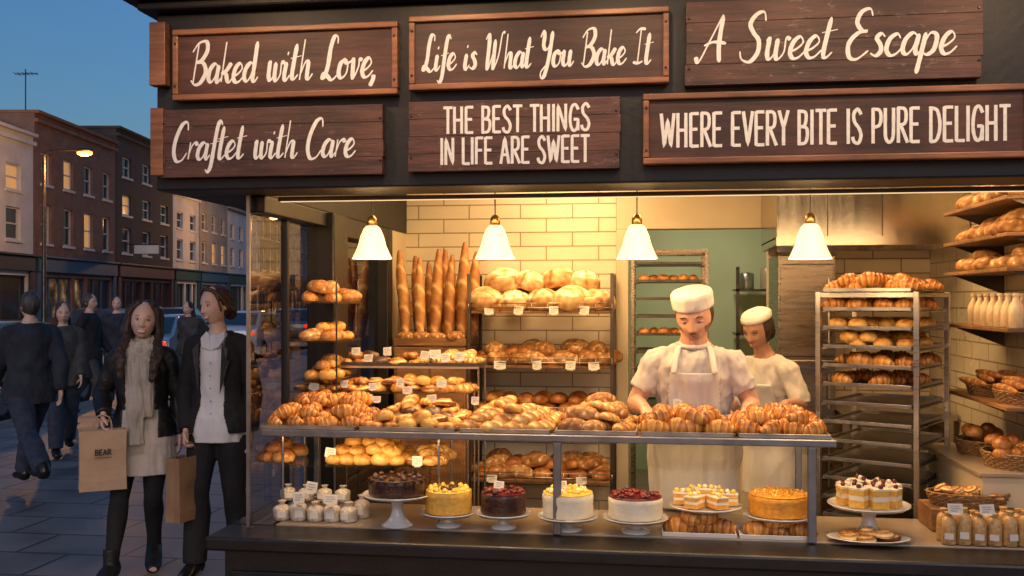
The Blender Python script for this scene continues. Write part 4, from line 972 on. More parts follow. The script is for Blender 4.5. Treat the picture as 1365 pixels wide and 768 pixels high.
def figure(rt,J,skin,voxel=.005,hairm=None,smile=False,lookdown=0,face=True,male=False):
    mb=MB(); torso(mb,J,.84,1.51)
    hc=Vector(J['head']); hs=J['hs']
    nk=Vector((J['lean'](1.49)[0],J['lean'](1.49)[1],1.45*J['hz']))
    nr=.058 if male else .044
    mb.tube([nk,lerp(nk,hc,.35),hc+V((0,.015,-.03))],[nr*1.12*hs,nr*hs,nr*hs],16)
    for s in 'LR':
        arm(mb,J,s); leg(mb,J,s); foot(mb,J,s)
        h=J['hand'+s]; hand(mb,J['wr'+s],h[0],h[1],h[2],h[3],hs*(.98 if male else .90))
    HT=Matrix.Translation(hc)@Euler(J['hrot'],'XYZ').to_matrix().to_4x4()@Matrix.Scale(hs,4)@Matrix.Diagonal((1 if male else .95,1,1,1))
    mb.ell((0,0,0),(.076,.095,.117),64,56,0,HT,headfn)
    for s in (-1,1): mb.ell((s*.077,.010,-.006),(.009,.017,.029),10,8,0,HT@Matrix.Rotation(s*.2,4,'Z'))
    me=fuse(mb,voxel,1); me.materials.append(skin); me.shade_smooth()
    o=bpy.data.objects.new('body',me); COL.objects.link(o); o.parent=rt
    if face:
        for s in (-1,1):
            eh=.0058 if smile else .0068
            e=MB(); e.ell((s*.032,-.0655,.002),(.0145,.0115,eh if not lookdown else .0045),14,10,0,HT); e.ell((s*.032+J.get('gaze',0)*.004,-.0755,.0015-(.002 if lookdown else 0)),(.0058,.0030,.0052 if not lookdown else .003),12,8,1,HT); e.obj('eye',[m_eye,m_iris],rt,smooth=True)
            e=MB(); e.tube(cr([(s*.017,-.0745,.0065),(s*.032,-.0785,.0100),(s*.047,-.069,.0050)],3),.0015 if not lookdown else .003,6,T=HT); e.obj('eyelash',m_iris if not male else skin,rt,smooth=True)
            e=MB(); e.tube(cr([(s*.015,-.0825,.022),(s*.030,-.081,.0275),(s*.050,-.068,.021)],3),[k*(1 if male else .6) for k in (.0028,.0032,.0034,.0034,.003,.0022,.0012)],6,T=HT); e.obj('eyebrow',hairm,rt,smooth=True)
        e=MB()
        if smile:
            e.tube(cr([(-.029,-.066,-.052),(-.015,-.082,-.057),(0,-.0855,-.058),(.015,-.082,-.057),(.029,-.066,-.052)],3),.0022,8,T=HT)
            e.tube(cr([(-.029,-.066,-.053),(-.016,-.079,-.070),(0,-.083,-.075),(.016,-.079,-.070),(.029,-.066,-.053)],3),.0028,8,T=HT)
            e.ell((0,-.076,-.0638),(.024,.011,.0082),16,8,1,HT)
        else:
            e.tube(cr([(-.022,-.071,-.062),(-.011,-.0815,-.060),(0,-.083,-.0615),(.011,-.0815,-.060),(.022,-.071,-.062)],3),.0034,8,T=HT)
            e.tube(cr([(-.020,-.071,-.064),(-.010,-.080,-.069),(0,-.083,-.070),(.010,-.080,-.069),(.020,-.071,-.064)],3),.0040,8,T=HT)
        e.obj('mouth',[m_lipm if male else m_lip,m_teeth],rt,smooth=True)
    return HT
def hair_mat(name,c): return M(name,c,tuple(x*.4 for x in c),scale=40,rough=.42,bump=.8,bscale=90,stretch=(1.5,1.5,.15))
m_hairb=hair_mat('dark_hair',(.060,.032,.020)); m_hairg=hair_mat('brown_hair',(.11,.056,.03)); m_hairgrey=hair_mat('greying_hair',(.10,.085,.08)); m_beard=hair_mat('brown_beard',(.30,.16,.10))
m_skin=M('skin',(.62,.36,.245),(.55,.29,.19),scale=14,rough=.5,sss=.12); m_skinw=M('light_skin',(.78,.51,.39),(.71,.43,.32),scale=14,rough=.48,sss=.12); m_skin2=M('tan_skin',(.46,.25,.16),(.38,.19,.12),scale=14,rough=.5,sss=.1)
m_white_c=M('white_cotton',(.60,.56,.50),(.50,.46,.41),scale=5,rough=.85,bump=.3,bscale=300)
m_apron=M('apron_cotton',(.68,.65,.59),(.58,.55,.49),scale=5,rough=.85,bump=.3,bscale=300)
m_blk=M('black_wool',(.020,.018,.020),(.010,.010,.011),scale=20,rough=.8,bump=.4,bscale=300)
m_leather=M('black_leather',(.018,.016,.016),(.009,.008,.008),scale=10,rough=.48,bump=.4,bscale=80)
m_tunic=M('cream_knit',(.70,.60,.50),(.60,.51,.42),scale=12,rough=.9,bump=.4,bscale=250)
m_shirt=M('white_shirt',(.84,.81,.80),(.76,.73,.72),scale=8,rough=.8,bump=.2,bscale=200)
m_scarf=M('beige_scarf',(.62,.54,.46),(.48,.41,.34),scale=14,rough=.95,bump=.8,bscale=200)
m_navy=M('navy_coat',(.035,.042,.062),(.018,.022,.032),scale=10,rough=.85,bump=.3)
m_jean=M('dark_jeans',(.045,.06,.095),(.025,.034,.055),scale=20,rough=.85,bump=.3)
m_shoe=M('black_shoe',(.015,.013,.013),rough=.3)
def baseJ(hz=1,w=1,hs=1,lean=None,female=False):
    J=dict(hz=hz,w=w,hs=hs,lean=lean or (lambda z:(0,0)),tbl=TBLF if female else TBL,hrot=(0,0,0))
    sw=.146 if female else .168
    for s,g_ in (('L',-1),('R',1)):
        J['sh'+s]=(g_*sw*w,0,1.385*hz); J['el'+s]=(g_*(sw+.045)*w,.02,1.11*hz); J['wr'+s]=(g_*(sw+.04)*w,-.05,.86*hz)
        J['hp'+s]=(g_*.085*w,0,.90*hz); J['kn'+s]=(g_*.085*w,-.01,.49*hz); J['an'+s]=(g_*.09*w,.02,.085)
        J['hand'+s]=((0,-.1,-1),(-g_,0,0),g_,.45)
    J['head']=(0,-.01,1.62*hz); return J
def handspec(d,n,front,curl):
    d=Vector(d).normalized(); n=Vector(n); s=d.cross(n); return (d,n,1 if s.dot(Vector(front))>0 else -1,curl)
# ---- baker (man)
def baker_man():
    Y=5.13; loc=(XW(925,Y),Y,.03)
    rt=thing('person','baker in white cap, jacket and apron looking down at croissants','person',loc,R(-2))
    hz=.955; ln=lambda z:(0,-.10*max(0,(z-.95))**1.2*1.6)
    J=baseJ(hz,1.13,1.13,ln)
    J['head']=(0,-.13,1.540); J['hrot']=(R(22),R(-4),R(-9)); J['gaze']=0
    J['shL']=(-.190,-.07,1.305); J['shR']=(.190,-.07,1.305); J['elL']=(-.290,-.06,1.10); J['elR']=(.280,-.06,1.10)
    J['wrL']=(-.235,-.235,1.085); J['wrR']=(.25,-.235,1.085)
    J['handL']=handspec((.35,-.8,-.25),(0,.1,-1),(1,0,0),.55); J['handR']=handspec((-.3,-.8,-.25),(0,.1,-1),(-1,0,0),.55)
    HT=figure(rt,J,m_skin,.005,m_hairb,False,1,True,True)
    m=MB(); m.ell((0,.024,.006),(.083,.090,.100),24,16,0,HT); cloth(m,.006,m_hairb,'hair',rt,None,.002)
    inv=HT.inverted()
    def bc(c):
        p=inv@c
        if p.y>.02: return True
        if p.z<-.078: return False
        if p.z<-.022: return abs(p.x)<.050
        return True
    m=MB(); m.ell((0,0,0),(.0765,.0955,.1178),64,56,0,HT,headfn); cloth(m,.004,m_beard,'beard',rt,bc,.0006,0,wsc=60,sm=1)
    m=MB(); m.tube(cr([(-.024,-.074,-.053),(-.010,-.086,-.0485),(.010,-.086,-.0485),(.024,-.074,-.053)],3),.0026,6,T=HT); m.obj('moustache',m_beard,rt,smooth=True)
    m=MB(); m.lathe([(.084,.040),(.0885,.041),(.090,.050),(.0905,.072),(.091,.092),(.086,.105),(.06,.112),(.01,.115)],40,0,HT@Matrix.Translation((0,.008,0))@Matrix.Rotation(R(-4),4,'X')@Matrix.Diagonal((1,1.12,1.06,1))); cloth(m,.005,m_apron,'cap',rt,None,.002,wsc=30)
    m=MB(); torso(m,J,.80,1.455,.016)
    for s in 'LR': arm(m,J,s,.012,.52)
    cloth(m,.006,m_white_c,'jacket',rt,None,.012,wsc=17,stretch=.6,sm=1)
    m=MB(); m.tube([Vector((.068*math.cos(a),-.108+.055*math.sin(a),1.400+.014*math.sin(a))) for a in [i*6.283/20 for i in range(20)]],.012,8,closed=True); cloth(m,.005,m_white_c,'collar',rt,None,.002)
    m=MB(); torso(m,J,.60,1.40,.032,extra=lambda z:(.02 if z<1 else 0)); 
    def cut(c):
        z=c.z/hz
        if c.z<.60*hz+.012 or z>1.325: return True
        if c.y>-.02: return True
        lim=.24 if z<1.10 else .120
        return abs(c.x)>lim
    cloth(m,.006,m_apron,'apron',rt,cut,.011,.004,wsc=15,stretch=.25,sm=1)
    m=MB(); m.tube(cr([(-.19,-.10,1.02),(-.12,-.196,1.015),(0,-.228,1.01),(.12,-.196,1.015),(.19,-.10,1.02)],4),[(.004,.014)]*17,8,ref=(0,1,0)); m.obj('apron_tie',m_apron,rt,smooth=True)
    for s in (-1,1): m=MB(); m.tube(cr([(s*.098,-.235,1.262),(s*.09,-.20,1.33),(s*.075,-.15,1.385),(s*.06,-.07,1.40)],4),[(.014,.004)]*13,8,ref=(1,0,0)); m.obj('apron_strap',m_apron,rt,smooth=True)
    m=MB(); 
    for s in 'LR': leg(m,J,s,.014,.01)
    torso(m,J,.80,1.0,.01); cloth(m,.009,m_white_c,'trousers',rt,None,.005)
    for s in 'LR':
        m=MB(); foot(m,J,s,.008); cloth(m,.007,m_shoe,'shoe',rt,None,.0)
baker_man()
# ---- second baker (woman)
def baker_woman():
    Y=6.2; loc=(XW(1036,Y),Y,.03)
    rt=thing('person','baker in white cap and apron leaning over the worktop','person',loc,R(-42))
    hz=.885; ln=lambda z:(0,-.16*max(0,(z-.95))*1.6)
    J=baseJ(hz,1.0,1.03,ln,True); J['head']=(0,-.20,1.445); J['hrot']=(R(22),0,R(4))
    J['shL']=(-.150,-.12,1.21); J['shR']=(.150,-.12,1.21); J['elL']=(-.20,-.16,.99); J['elR']=(.24,-.10,1.01); J['wrL']=(-.10,-.36,.98); J['wrR']=(.26,-.30,1.03)
    J['handL']=handspec((.2,-.9,-.2),(0,0,-1),(1,0,0),.5); J['handR']=handspec((.1,-.9,-.2),(0,0,-1),(-1,0,0),.5)
    HT=figure(rt,J,m_skin2,.006,m_hairb,False,1)
    m=MB(); m.ell((0,.026,.006),(.089,.096,.104),24,16,0,HT); m.ell((0,.10,-.05),(.05,.045,.055),16,10,0,HT); cloth(m,.006,m_hairb,'hair',rt,None,.002)
    m=MB(); m.ell((0,.024,.080),(.088,.098,.038),32,16,0,HT); m.lathe([(.084,.056),(.089,.058),(.089,.080),(.082,.085)],32,0,HT@Matrix.Translation((0,.018,0))@Matrix.Diagonal((1,1.12,1,1))); cloth(m,.006,m_apron,'cap',rt,None,.002)
    m=MB(); torso(m,J,.80,1.455,.016)
    for s in 'LR': arm(m,J,s,.016,.62)
    cloth(m,.007,m_white_c,'jacket',rt,None,.010,wsc=16,stretch=.6)
    m=MB(); torso(m,J,.5,1.36,.028,extra=lambda z:(.03 if z<1 else 0))
    cloth(m,.008,m_apron,'apron',rt,lambda c:c.z<.5*hz+.012 or c.z>1.27*hz or c.y>.02 or (c.z>1.05*hz and abs(c.x)>.10),.009,.004,wsc=13,stretch=.3)
    m=MB()
    for s in 'LR': leg(m,J,s,.014,.01)
    torso(m,J,.80,1.0,.01); cloth(m,.010,m_white_c,'trousers',rt,None,.005)
    for s in 'LR':
        m=MB(); foot(m,J,s,.008); cloth(m,.008,m_shoe,'shoe',rt,None,.0)
baker_woman()
def place(px,dc): return LANE((px-CX)/F*dc,dc,0)
# ---- woman with scarf
def scarf_woman():
    rt=thing('person','smiling woman in black jacket and beige scarf carrying a paper bag','person',place(190,6.0),TH+R(12))
    hz=.94; J=baseJ(hz,.95,1.0,None,True); J['head']=(.01,-.03,1.525); J['hrot']=(R(-3),R(5),R(4)); J['gaze']=.5
    J['elL']=(-.235,.05,1.09); J['wrL']=(-.195,-.15,.985); J['handL']=handspec((.02,-.35,-.9),(1,0,0),(0,-1,0),1.15)
    J['elR']=(.205,.05,1.07); J['wrR']=(.215,.02,.84)
    J['hpL']=(-.080,0,.85); J['knL']=(-.115,-.10,.47); J['anL']=(-.155,-.14,.095); J['ftL']=(-.2,-1,0)
    J['hpR']=(.080,0,.85); J['knR']=(.065,-.03,.47); J['anR']=(.045,.16,.14); J['ftR']=(.1,-1,0); J['ptR']=.05
    HT=figure(rt,J,m_skinw,.005,m_hairb,True)
    m=MB(); m.ell((0,.032,.026),(.088,.090,.103),28,20,0,HT)
    for s in (-1,1):
        for q in (0,1):
            o_=.014*q
            m.tube(cr([(s*(.026+o_),-.030+o_,.112),(s*(.076+o_),-.028+o_,.060),(s*(.086+o_),-.018+o_,-.01),(s*(.098+o_),-.02+o_,-.07),(s*(.088+o_),-.055+o_,-.13),(s*(.110+o_*.6),-.095,-.19),(s*(.092+o_),-.128,-.25),(s*(.104-o_),-.135,-.31),(s*.090,-.135,-.36)],3),[.017]*4+[.020]*8+[.024]*9+[.016]*3+[.006],10,T=HT)
    m.tube([HT@V((0,.07,.0)),HT@V((0,.095,-.1)),HT@V((0,.09,-.24))],[(.075,.03),(.09,.03),(.06,.015)],14,ref=(1,0,0))
    cloth(m,.0055,m_hairb,'hair',rt,None,.005,wsc=40,stretch=.25)
    m=MB(); torso(m,J,.64,1.44,.012,extra=lambda z:max(0,(1.0-z))*.10); cloth(m,.007,m_tunic,'tunic',rt,lambda c:c.z<.64*hz+.012,.009,.005,wsc=16,stretch=.2)
    m=MB(); torso(m,J,.88,1.455,.024,extra=lambda z:.010 if z<1 else 0)
    for s in 'LR': arm(m,J,s,.013,.97)
    def cut(c):
        if c.z<.88*hz+.012: return True
        return c.y<-.02 and abs(c.x-.0)<(.085 if c.z>1.0 else .105) and c.z<1.47
    cloth(m,.006,m_leather,'jacket',rt,cut,.0035,.010,wsc=20,stretch=.6)
    m=MB()
    for s in 'LR': leg(m,J,s,.004)
    torso(m,J,.82,.98,.004); cloth(m,.007,m_blk,'leggings',rt,None,.002)
    for s in 'LR':
        m=MB(); foot(m,J,s,.008,heel=.015); a=Vector(J['an'+s]); m.tube([a+V((0,0,-.02)),a+V((0,.0,.10))],[.043,.045],14); cloth(m,.006,m_leather,'boot',rt,None,.001)
    m=MB()
    for k,(rr,zz) in enumerate(((.085,1.345),(.092,1.375),(.076,1.40))):
        m.tube([Vector((rr*math.cos(a),-.03+rr*.9*math.sin(a),zz+.012*math.sin(a*1+k)-.018*(math.sin(a)<0)*abs(math.sin(a)))) for a in [i*6.283/20 for i in range(20)]],.026,10,closed=True)
    m.tube(cr([(-.025,-.115,1.35),(-.025,-.155,1.25),(-.012,-.165,1.10),(-.018,-.165,.95),(-.012,-.16,.80)],4),[(.040,.016)]*8+[(.046,.014)]*9,14,ref=(1,0,0))
    m.tube(cr([(.035,-.115,1.35),(.038,-.15,1.25),(.048,-.155,1.12),(.045,-.15,.96)],4),[(.032,.016)]*6+[(.038,.013)]*7,14,ref=(1,0,0))
    cloth(m,.0055,m_scarf,'scarf',rt,None,.008,wsc=42,stretch=.18)
    m=MB()
    for i in range(10): m.tube([(-.055+i*.009,-.165,.805),(-.056+i*.009,-.166,.74+random.uniform(0,.01))],.002,5)
    m.obj('scarf_fringe',m_scarf,rt)
    return rt
sw_=scarf_woman()
# ---- woman in blazer
def blazer_woman():
    rt=thing('person','woman in black blazer and white shirt looking sideways, holding a bag','person',place(291,5.98),TH+R(-4))
    hz=.995; J=baseJ(hz,.96,1.0,None,True); J['head']=(-.012,-.025,1.615); J['hrot']=(R(4),R(-6),R(-30)); J['gaze']=-.6
    J['elL']=(-.205,.02,1.12); J['wrL']=(-.150,-.12,.89); J['handL']=handspec((.05,-.2,-1),(1,0,0),(0,-1,0),1.15)
    J['elR']=(.190,.05,1.12); J['wrR']=(.195,.01,.86)
    J['knL']=(-.10,-.08,.50); J['anL']=(-.10,-.10,.10); J['knR']=(.09,.02,.49); J['anR']=(.09,.14,.14); J['ftL']=(-.1,-1,0); J['ftR']=(.1,-1,0); J['ptR']=.05
    HT=figure(rt,J,m_skinw,.005,m_hairg,True)
    m=MB(); m.ell((0,.034,.022),(.086,.090,.104),28,20,0,HT); m.ell((0,.112,-.035),(.045,.045,.058),16,10,0,HT)
    for s in (-1,1):
        m.tube(cr([(s*.004,-.052,.104),(s*.050,-.042,.088),(s*.082,-.004,.035),(s*.083,.035,-.02),(s*.05,.09,-.04)],3),.014,10,T=HT)
        m.tube(cr([(s*.070,-.036,.055),(s*.082,-.026,.0),(s*.080,-.022,-.04)],3),.006,8,T=HT)
    cloth(m,.0055,m_hairg,'hair',rt,None,.004,wsc=36,stretch=.3)
    m=MB(); torso(m,J,.80,1.455,.014,extra=lambda z:.008 if z<.98 else 0); cloth(m,.007,m_shirt,'shirt',rt,lambda c:c.z<.81,.008,.004,wsc=16,stretch=.3)
    for s in (-1,1): m=MB(); m.add([(s*.004,-.128,1.355),(s*.052,-.135,1.375),(s*.072,-.095,1.425),(s*.055,-.045,1.465),(s*.028,-.075,1.445)],[(0,1,2,3,4)] if s>0 else [(4,3,2,1,0)]); co_=m.obj('shirt_collar',m_shirt,rt); so=co_.modifiers.new('s','SOLIDIFY'); so.thickness=.004
    for i in range(5): m=MB(); m.ell((.003,-.145+.006*abs(i-1.0),1.28-.075*i),(.005,.003,.005),8,6); m.obj('shirt_button',m_base,rt)
    m=MB(); torso(m,J,.86,1.465,.024,extra=lambda z:.016 if z<1 else 0)
    for s in 'LR': arm(m,J,s,.014,.97)
    def cut(c):
        if c.z<.86*hz+.012: return True
        z=c.z; w=.072 if z>1.02 else .072+(1.02-z)*.25
        return c.y<-.02 and abs(c.x)<w and z<1.48
    cloth(m,.006,m_blk,'blazer',rt,cut,.005,.010,wsc=14,stretch=.6)
    for s in (-1,1):
        m=MB(); m.add([(s*.064,-.152,1.10),(s*.070,-.134,1.40),(s*.108,-.136,1.36),(s*.103,-.150,1.30),(s*.120,-.144,1.29)],[(0,1,2,3,4)] if s<0 else [(4,3,2,1,0)])
        lp=m.obj('lapel',m_leather,rt); so=lp.modifiers.new('s','SOLIDIFY'); so.thickness=.005
    m=MB()
    for s in 'LR': leg(m,J,s,.014,.020)
    torso(m,J,.82,.95,.002); cloth(m,.008,m_blk,'trousers',rt,None,.005,wsc=9)
    for s in 'LR':
        m=MB(); foot(m,J,s,.006,heel=.02); cloth(m,.006,m_shoe,'shoe',rt,None,.0)
    return rt
bw_=blazer_woman()
bpy.context.view_layer.update()
# ---- paper bags
m_kraft=M('kraft_paper',(.56,.38,.25),(.48,.32,.20),scale=8,rough=.8,bump=.3,bscale=30); m_kraft2=M('brown_paper',(.40,.23,.12),(.31,.17,.085),scale=8,rough=.8,bump=.3,bscale=30)
def paper_bag(person,local,rz,w,d,h,mat,label,text=None):
    p=person.matrix_world@Vector(local)
    rt=thing('paper_bag',label,'bag',(p.x,p.y,p.z-h-.075),rz)
    m=MB(); n=6; t=.0
    def ring(k): 
        z=h*k/n; q=1-.03*math.sin(k/n*3.14)+.0; dd=d*(1-.12*k/n+.03*math.sin(k*2))
        return [(-w/2*q,-dd/2,z),(0,-dd/2-.004*math.sin(k*1.7),z),(w/2*q,-dd/2,z),(w/2*q-.012,0,z),(w/2*q,dd/2,z),(0,dd/2,z),(-w/2*q,dd/2,z),(-w/2*q+.012,0,z)]
    vs=[];fs=[]
    for k in range(n+1): vs+=ring(k)
    for k in range(n):
        for i in range(8): j=(i+1)%8; fs.append((k*8+i,k*8+j,(k+1)*8+j,(k+1)*8+i))
    fs.append(tuple(reversed(range(8)))); m.add(vs,fs); b_=m.obj('bag_body',mat,rt); so=b_.modifiers.new('s','SOLIDIFY'); so.thickness=.0015
    for s in (-1,1):
        m=MB(); m.tube(cr([(-w*.2,s*d*.4,h-.02),(-w*.16,s*d*.25,h+.06),(0,s*.005,h+.085),(w*.16,s*d*.25,h+.06),(w*.2,s*d*.4,h-.02)],5),.003,6); m.obj('bag_handle',mat,rt,smooth=True)
    if text:
        l=lettering(text,BG,.085,.03,.2,1,0,False); l.obj('printed_name',m_ink,rt,(-.0425,-d/2-.006,h*.60))
        m=MB(); m.box(-.045,.045,-.001,0,0,.003); m.obj('printed_line',m_ink,rt,(0,-d/2-.006,h*.55))
    return rt
paper_bag(sw_,(-.19,-.20,.975),TH+R(26),.255,.11,.345,m_kraft,'tan paper carrier bag with dark print and handles','BEAR')
paper_bag(bw_,(-.140,-.145,.81),TH+R(70),.24,.10,.37,m_kraft2,'plain brown paper carrier bag with twisted handles')
# ---- pedestrians
def pedestrian(px,dc,rz,hz,coat,trous,hair,label,ph=0.3,female=False,vox=.011,long_=.80,hairlong=False):
    rt=thing('person',label,'person',place(px,dc),TH+rz)
    J=baseJ(hz,1.0,1.0,None,female); st_=ph
    for s,g_ in (('L',1),('R',-1)):
        x=J['hp'+s][0]; a=g_*st_
        J['kn'+s]=(x,-.42*hz*math.sin(a)-.02,(.90-.41*math.cos(a))*hz); kx=J['kn'+s]; b_=a-(.15 if a>0 else .5*abs(st_)*1.6)
        J['an'+s]=(x,kx[1]-.40*hz*math.sin(b_),max(.09,kx[2]-.405*hz*math.cos(b_)))
        sx_=J['sh'+s][0]; aa=-a*.9; J['el'+s]=(sx_*1.12,-.29*math.sin(aa)+.02,(1.405-.285*math.cos(aa))*hz); e=J['el'+s]; J['wr'+s]=(sx_*1.05,e[1]-.25*math.sin(aa+.35),e[2]-.24*math.cos(aa+.35))
    HT=figure(rt,J,m_skinw,.009,hair,False)
    m=MB(); m.ell((0,.02,.02),(.083,.097,.106),24,16,0,HT)
    if hairlong: m.tube([HT@V((0,.06,.0)),HT@V((0,.09,-.12)),HT@V((0,.08,-.22))],[(.08,.04),(.09,.04),(.05,.02)],14,ref=(1,0,0))
    cloth(m,.009,hair,'hair',rt,None,.004)
    m=MB(); torso(m,J,long_,1.475,.032,extra=lambda z:max(0,1-z)*.12)
    for s in 'LR': arm(m,J,s,.022,.97)
    cloth(m,vox,coat,'coat',rt,None,.010,wsc=10)
    m=MB()
    for s in 'LR': leg(m,J,s,.018,.018)
    torso(m,J,.82,.98,.01); cloth(m,vox,trous,'trousers',rt,None,.007,wsc=10)
    for s in 'LR':
        m=MB(); foot(m,J,s,.008); cloth(m,.009,m_shoe,'shoe',rt,None,0)
m_coatg=M('charcoal_coat',(.08,.075,.075),(.045,.042,.042),scale=10,rough=.85,bump=.3)
pedestrian(40,8.3,R(225),.99,m_navy,m_jean,m_hairgrey,'man in dark jacket striding away along the pavement',.55)
pedestrian(84,10.6,R(30),.93,m_coatg,m_jean,m_hairg,'pedestrian in dark coat walking behind a man',.3,True,hairlong=True)
pedestrian(119,13.6,R(90),1.0,m_blk,m_coatg,m_hairgrey,'man in long black coat crossing the pavement',.35,long_=.6)
pedestrian(156,15.5,R(15),.98,m_navy,m_jean,m_hairb,'man in navy jacket walking along the street',.32)
pedestrian(251,16.5,R(-20),.93,m_coatg,m_jean,m_hairb,'woman in dark coat walking on the pavement',.3,True,hairlong=True)
# ---------------------------------------------------------------- cars
m_tyre=M('tyre',(.012,.012,.012),rough=.8); m_rim=M('rim',(.4,.4,.42),rough=.3,metal=1); m_cglass=M('car_glass',(.02,.025,.03),rough=.05,coat=1)
m_hl=M('headlight_lens',(.8,.8,.75),rough=.1,emis=(1,.9,.7),es=1.2); m_tl=M('tail_light_lens',(.4,.01,.01),rough=.1,emis=(1,.03,.01),es=1.5)
def car(loc,rz,paint,label,van=False):
    rt=thing('parked_car',label,'car',loc,rz,'cars along the street')
    W=.86; h=1.46
    prof=[(-2.1,.30),(-2.14,.52),(-2.08,.74),(-1.2,.90),(-.55,1.40),(.1,h),(.95,h-.04),(1.65,1.02),(2.05,.95),(2.12,.6),(2.08,.30)]
    def body(prof_,ws,name,mat,extra=None):
        m=MB(); n=len(prof_); vs=[]
        for (y,sc_) in ws:
            for (x,z) in prof_:
                t=max(0,(z-.9)/(h-.9)); yy=y*W*(1-.20*t); vs.append((x*sc_,yy,.30+(z-.30)*(sc_*.5+.5)))
        fs=[]
        for j in range(len(ws)-1):
            for i in range(n): k=(i+1)%n; fs.append((j*n+i,j*n+k,(j+1)*n+k,(j+1)*n+i))
        fs.append(tuple(range(n))); fs.append(tuple(reversed(range((len(ws)-1)*n,len(ws)*n)))); m.add(vs,fs)
        o=m.obj(name,mat,rt,smooth=True,sharp=35,bevel=.03); return o
    body(prof,[(-1,.965),(-.9,.99),(0,1.0),(.9,.99),(1,.965)],'body',paint)
    for s in (-1,1):
        def q(x,z): t=max(0,(z-.9)/(h-.9)); return (x*.965,s*(W*(1-.20*t)+.006),.30+(z-.30)*.985)
        for A in ([(-1.08,.94),(-.56,1.34),(-.02,1.40),(-.02,.94)],[(.04,.94),(.04,1.40),(.90,1.36),(1.42,1.02),(1.38,.94)]):
            m=MB(); vs=[q(*p) for p in A]; m.add(vs,[tuple(range(len(vs)))]); m.obj('side_window',m_cglass,rt)
    m=MB(); m.add([(-1.17,-.74,.945),(-1.17,.74,.945),(-.60,.64,1.385),(-.60,-.64,1.385)],[(0,1,2,3)]); m.obj('windscreen',m_cglass,rt)
    m=MB(); m.add([(1.62,-.72,1.08),(1.62,.72,1.08),(1.02,.64,1.40),(1.02,-.64,1.40)],[(3,2,1,0)]); m.obj('rear_window',m_cglass,rt)
    for x in (-1.32,1.32):
        for s in (-1,1):
            w=MB(); T=Matrix.Translation((x,s*.80,.32))@Matrix.Rotation(R(90),4,'X'); w.lathe([(.2,-.09),(.30,-.10),(.32,-.08),(.32,.08),(.30,.10),(.2,.09)],28,0,T); wo=w.obj('wheel',m_tyre,rt,smooth=True,sharp=50)
            w=MB(); w.lathe([(.2,-.095),(.19,-.10),(.05,-.08),(.05,.08),(.19,.10),(.2,.095)],20,0,T); r_=w.obj('rim',m_rim,wo,smooth=True,sharp=40)
    for s in (-1,1):
        m=MB(); m.ell((-2.02,s*.62,.68),(.09,.17,.07),14,10); m.obj('headlight',m_hl,rt,smooth=True)
        m=MB(); m.ell((2.03,s*.68,.84),(.05,.12,.09),14,10); m.obj('tail_light',m_tl,rt,smooth=True)
        m=MB(); m.ell((-.88,s*.92,.98),(.06,.09,.06),10,8); m.obj('wing_mirror',paint,rt,smooth=True)
    m=MB(); m.box(-2.17,-2.10,-.45,.45,.40,.56); m.obj('grille',m_black,rt,bevel=.01)
    m=MB(); m.box(-2.185,-2.175,-.26,.26,.42,.52); m.obj('number_plate',m_card,rt)
pcs=[M('silver_paint',(.42,.46,.50),rough=.25,metal=.4,coat=1),M('dark_blue_paint',(.03,.045,.08),rough=.25,coat=1),M('white_paint_car',(.6,.62,.65),rough=.3,coat=1),M('black_car_paint',(.02,.02,.025),rough=.25,coat=1)]
car(LANE(-7.9,22.5,-.12),TH+R(-90),pcs[0],'silver hatchback parked by the kerb')
car(LANE(-8.0,15.2,-.12),TH+R(-90),pcs[1],'dark blue hatchback parked by the kerb')
car(LANE(-7.9,29.5,-.12),TH+R(-90),pcs[2],'white hatchback parked further along the kerb')
car(LANE(-14.9,36,-.12),TH+R(90),pcs[3],'black car parked by the opposite pavement')
car(LANE(-14.9,44,-.12),TH+R(90),pcs[0],'silver car parked by the opposite pavement')
car(LANE(-7.9,37,-.12),TH+R(-90),pcs[3],'black hatchback parked by the kerb')
# ---------------------------------------------------------------- street buildings
mb_white=M('white_render',(.62,.62,.63),(.49,.49,.50),scale=1.2,rough=.8,bump=.2)
mb_brick=brickmat('red_brick',(.34,.15,.09),(.26,.11,.07),(.22,.17,.14),.23,.08,.012,rough=.85,bump=.3,dirt=.4)
mb_dark=brickmat('sooty_brick',(.10,.072,.065),(.072,.054,.048),(.065,.055,.048),.23,.08,.012,rough=.85,bump=.3,dirt=.4)
mb_grey=M('grey_render',(.27,.27,.28),(.20,.20,.21),scale=1.2,rough=.8,bump=.2)
m_slate=M('slate',(.06,.062,.07),(.04,.042,.048),scale=6,rough=.6,bump=.5)
m_pane=M('dark_pane',(.04,.05,.07),(.03,.035,.05),rough=.08); m_lit=M('lit_pane',(.5,.3,.1),(.3,.15,.05),scale=2,rough=.2,emis=(1,.5,.16),es=.4)
def shopglow():
    m,nt,b=newmat('lit_shop_pane'); L=nt.links
    tc=nt.nodes.new('ShaderNodeTexCoord'); n=nt.nodes.new('ShaderNodeTexNoise'); n.inputs['Scale'].default_value=1.6; n.inputs['Detail'].default_value=4; L.new(tc.outputs['Object'],n.inputs['Vector'])
    r=ramp(nt,[(.46,(.02,.015,.012)),(.60,(.30,.16,.07)),(.72,(.9,.6,.3))]); L.new(n.outputs['Fac'],r.inputs[0]); L.new(r.outputs[0],b.inputs['Emission Color']); b.inputs['Emission Strength'].default_value=.30
    b.inputs['Base Color'].default_value=(.03,.03,.04,1); b.inputs['Roughness'].default_value=.08; return m
m_litc=shopglow()
m_wframe=M('window_frame_white',(.62,.62,.62),rough=.6); m_shopf=[M('shopfront_blue',(.03,.09,.18),rough=.5),M('shopfront_green',(.03,.07,.05),rough=.5),M('shopfront_red',(.12,.03,.025),rough=.5),M('shopfront_black',(.03,.03,.03),rough=.5)]
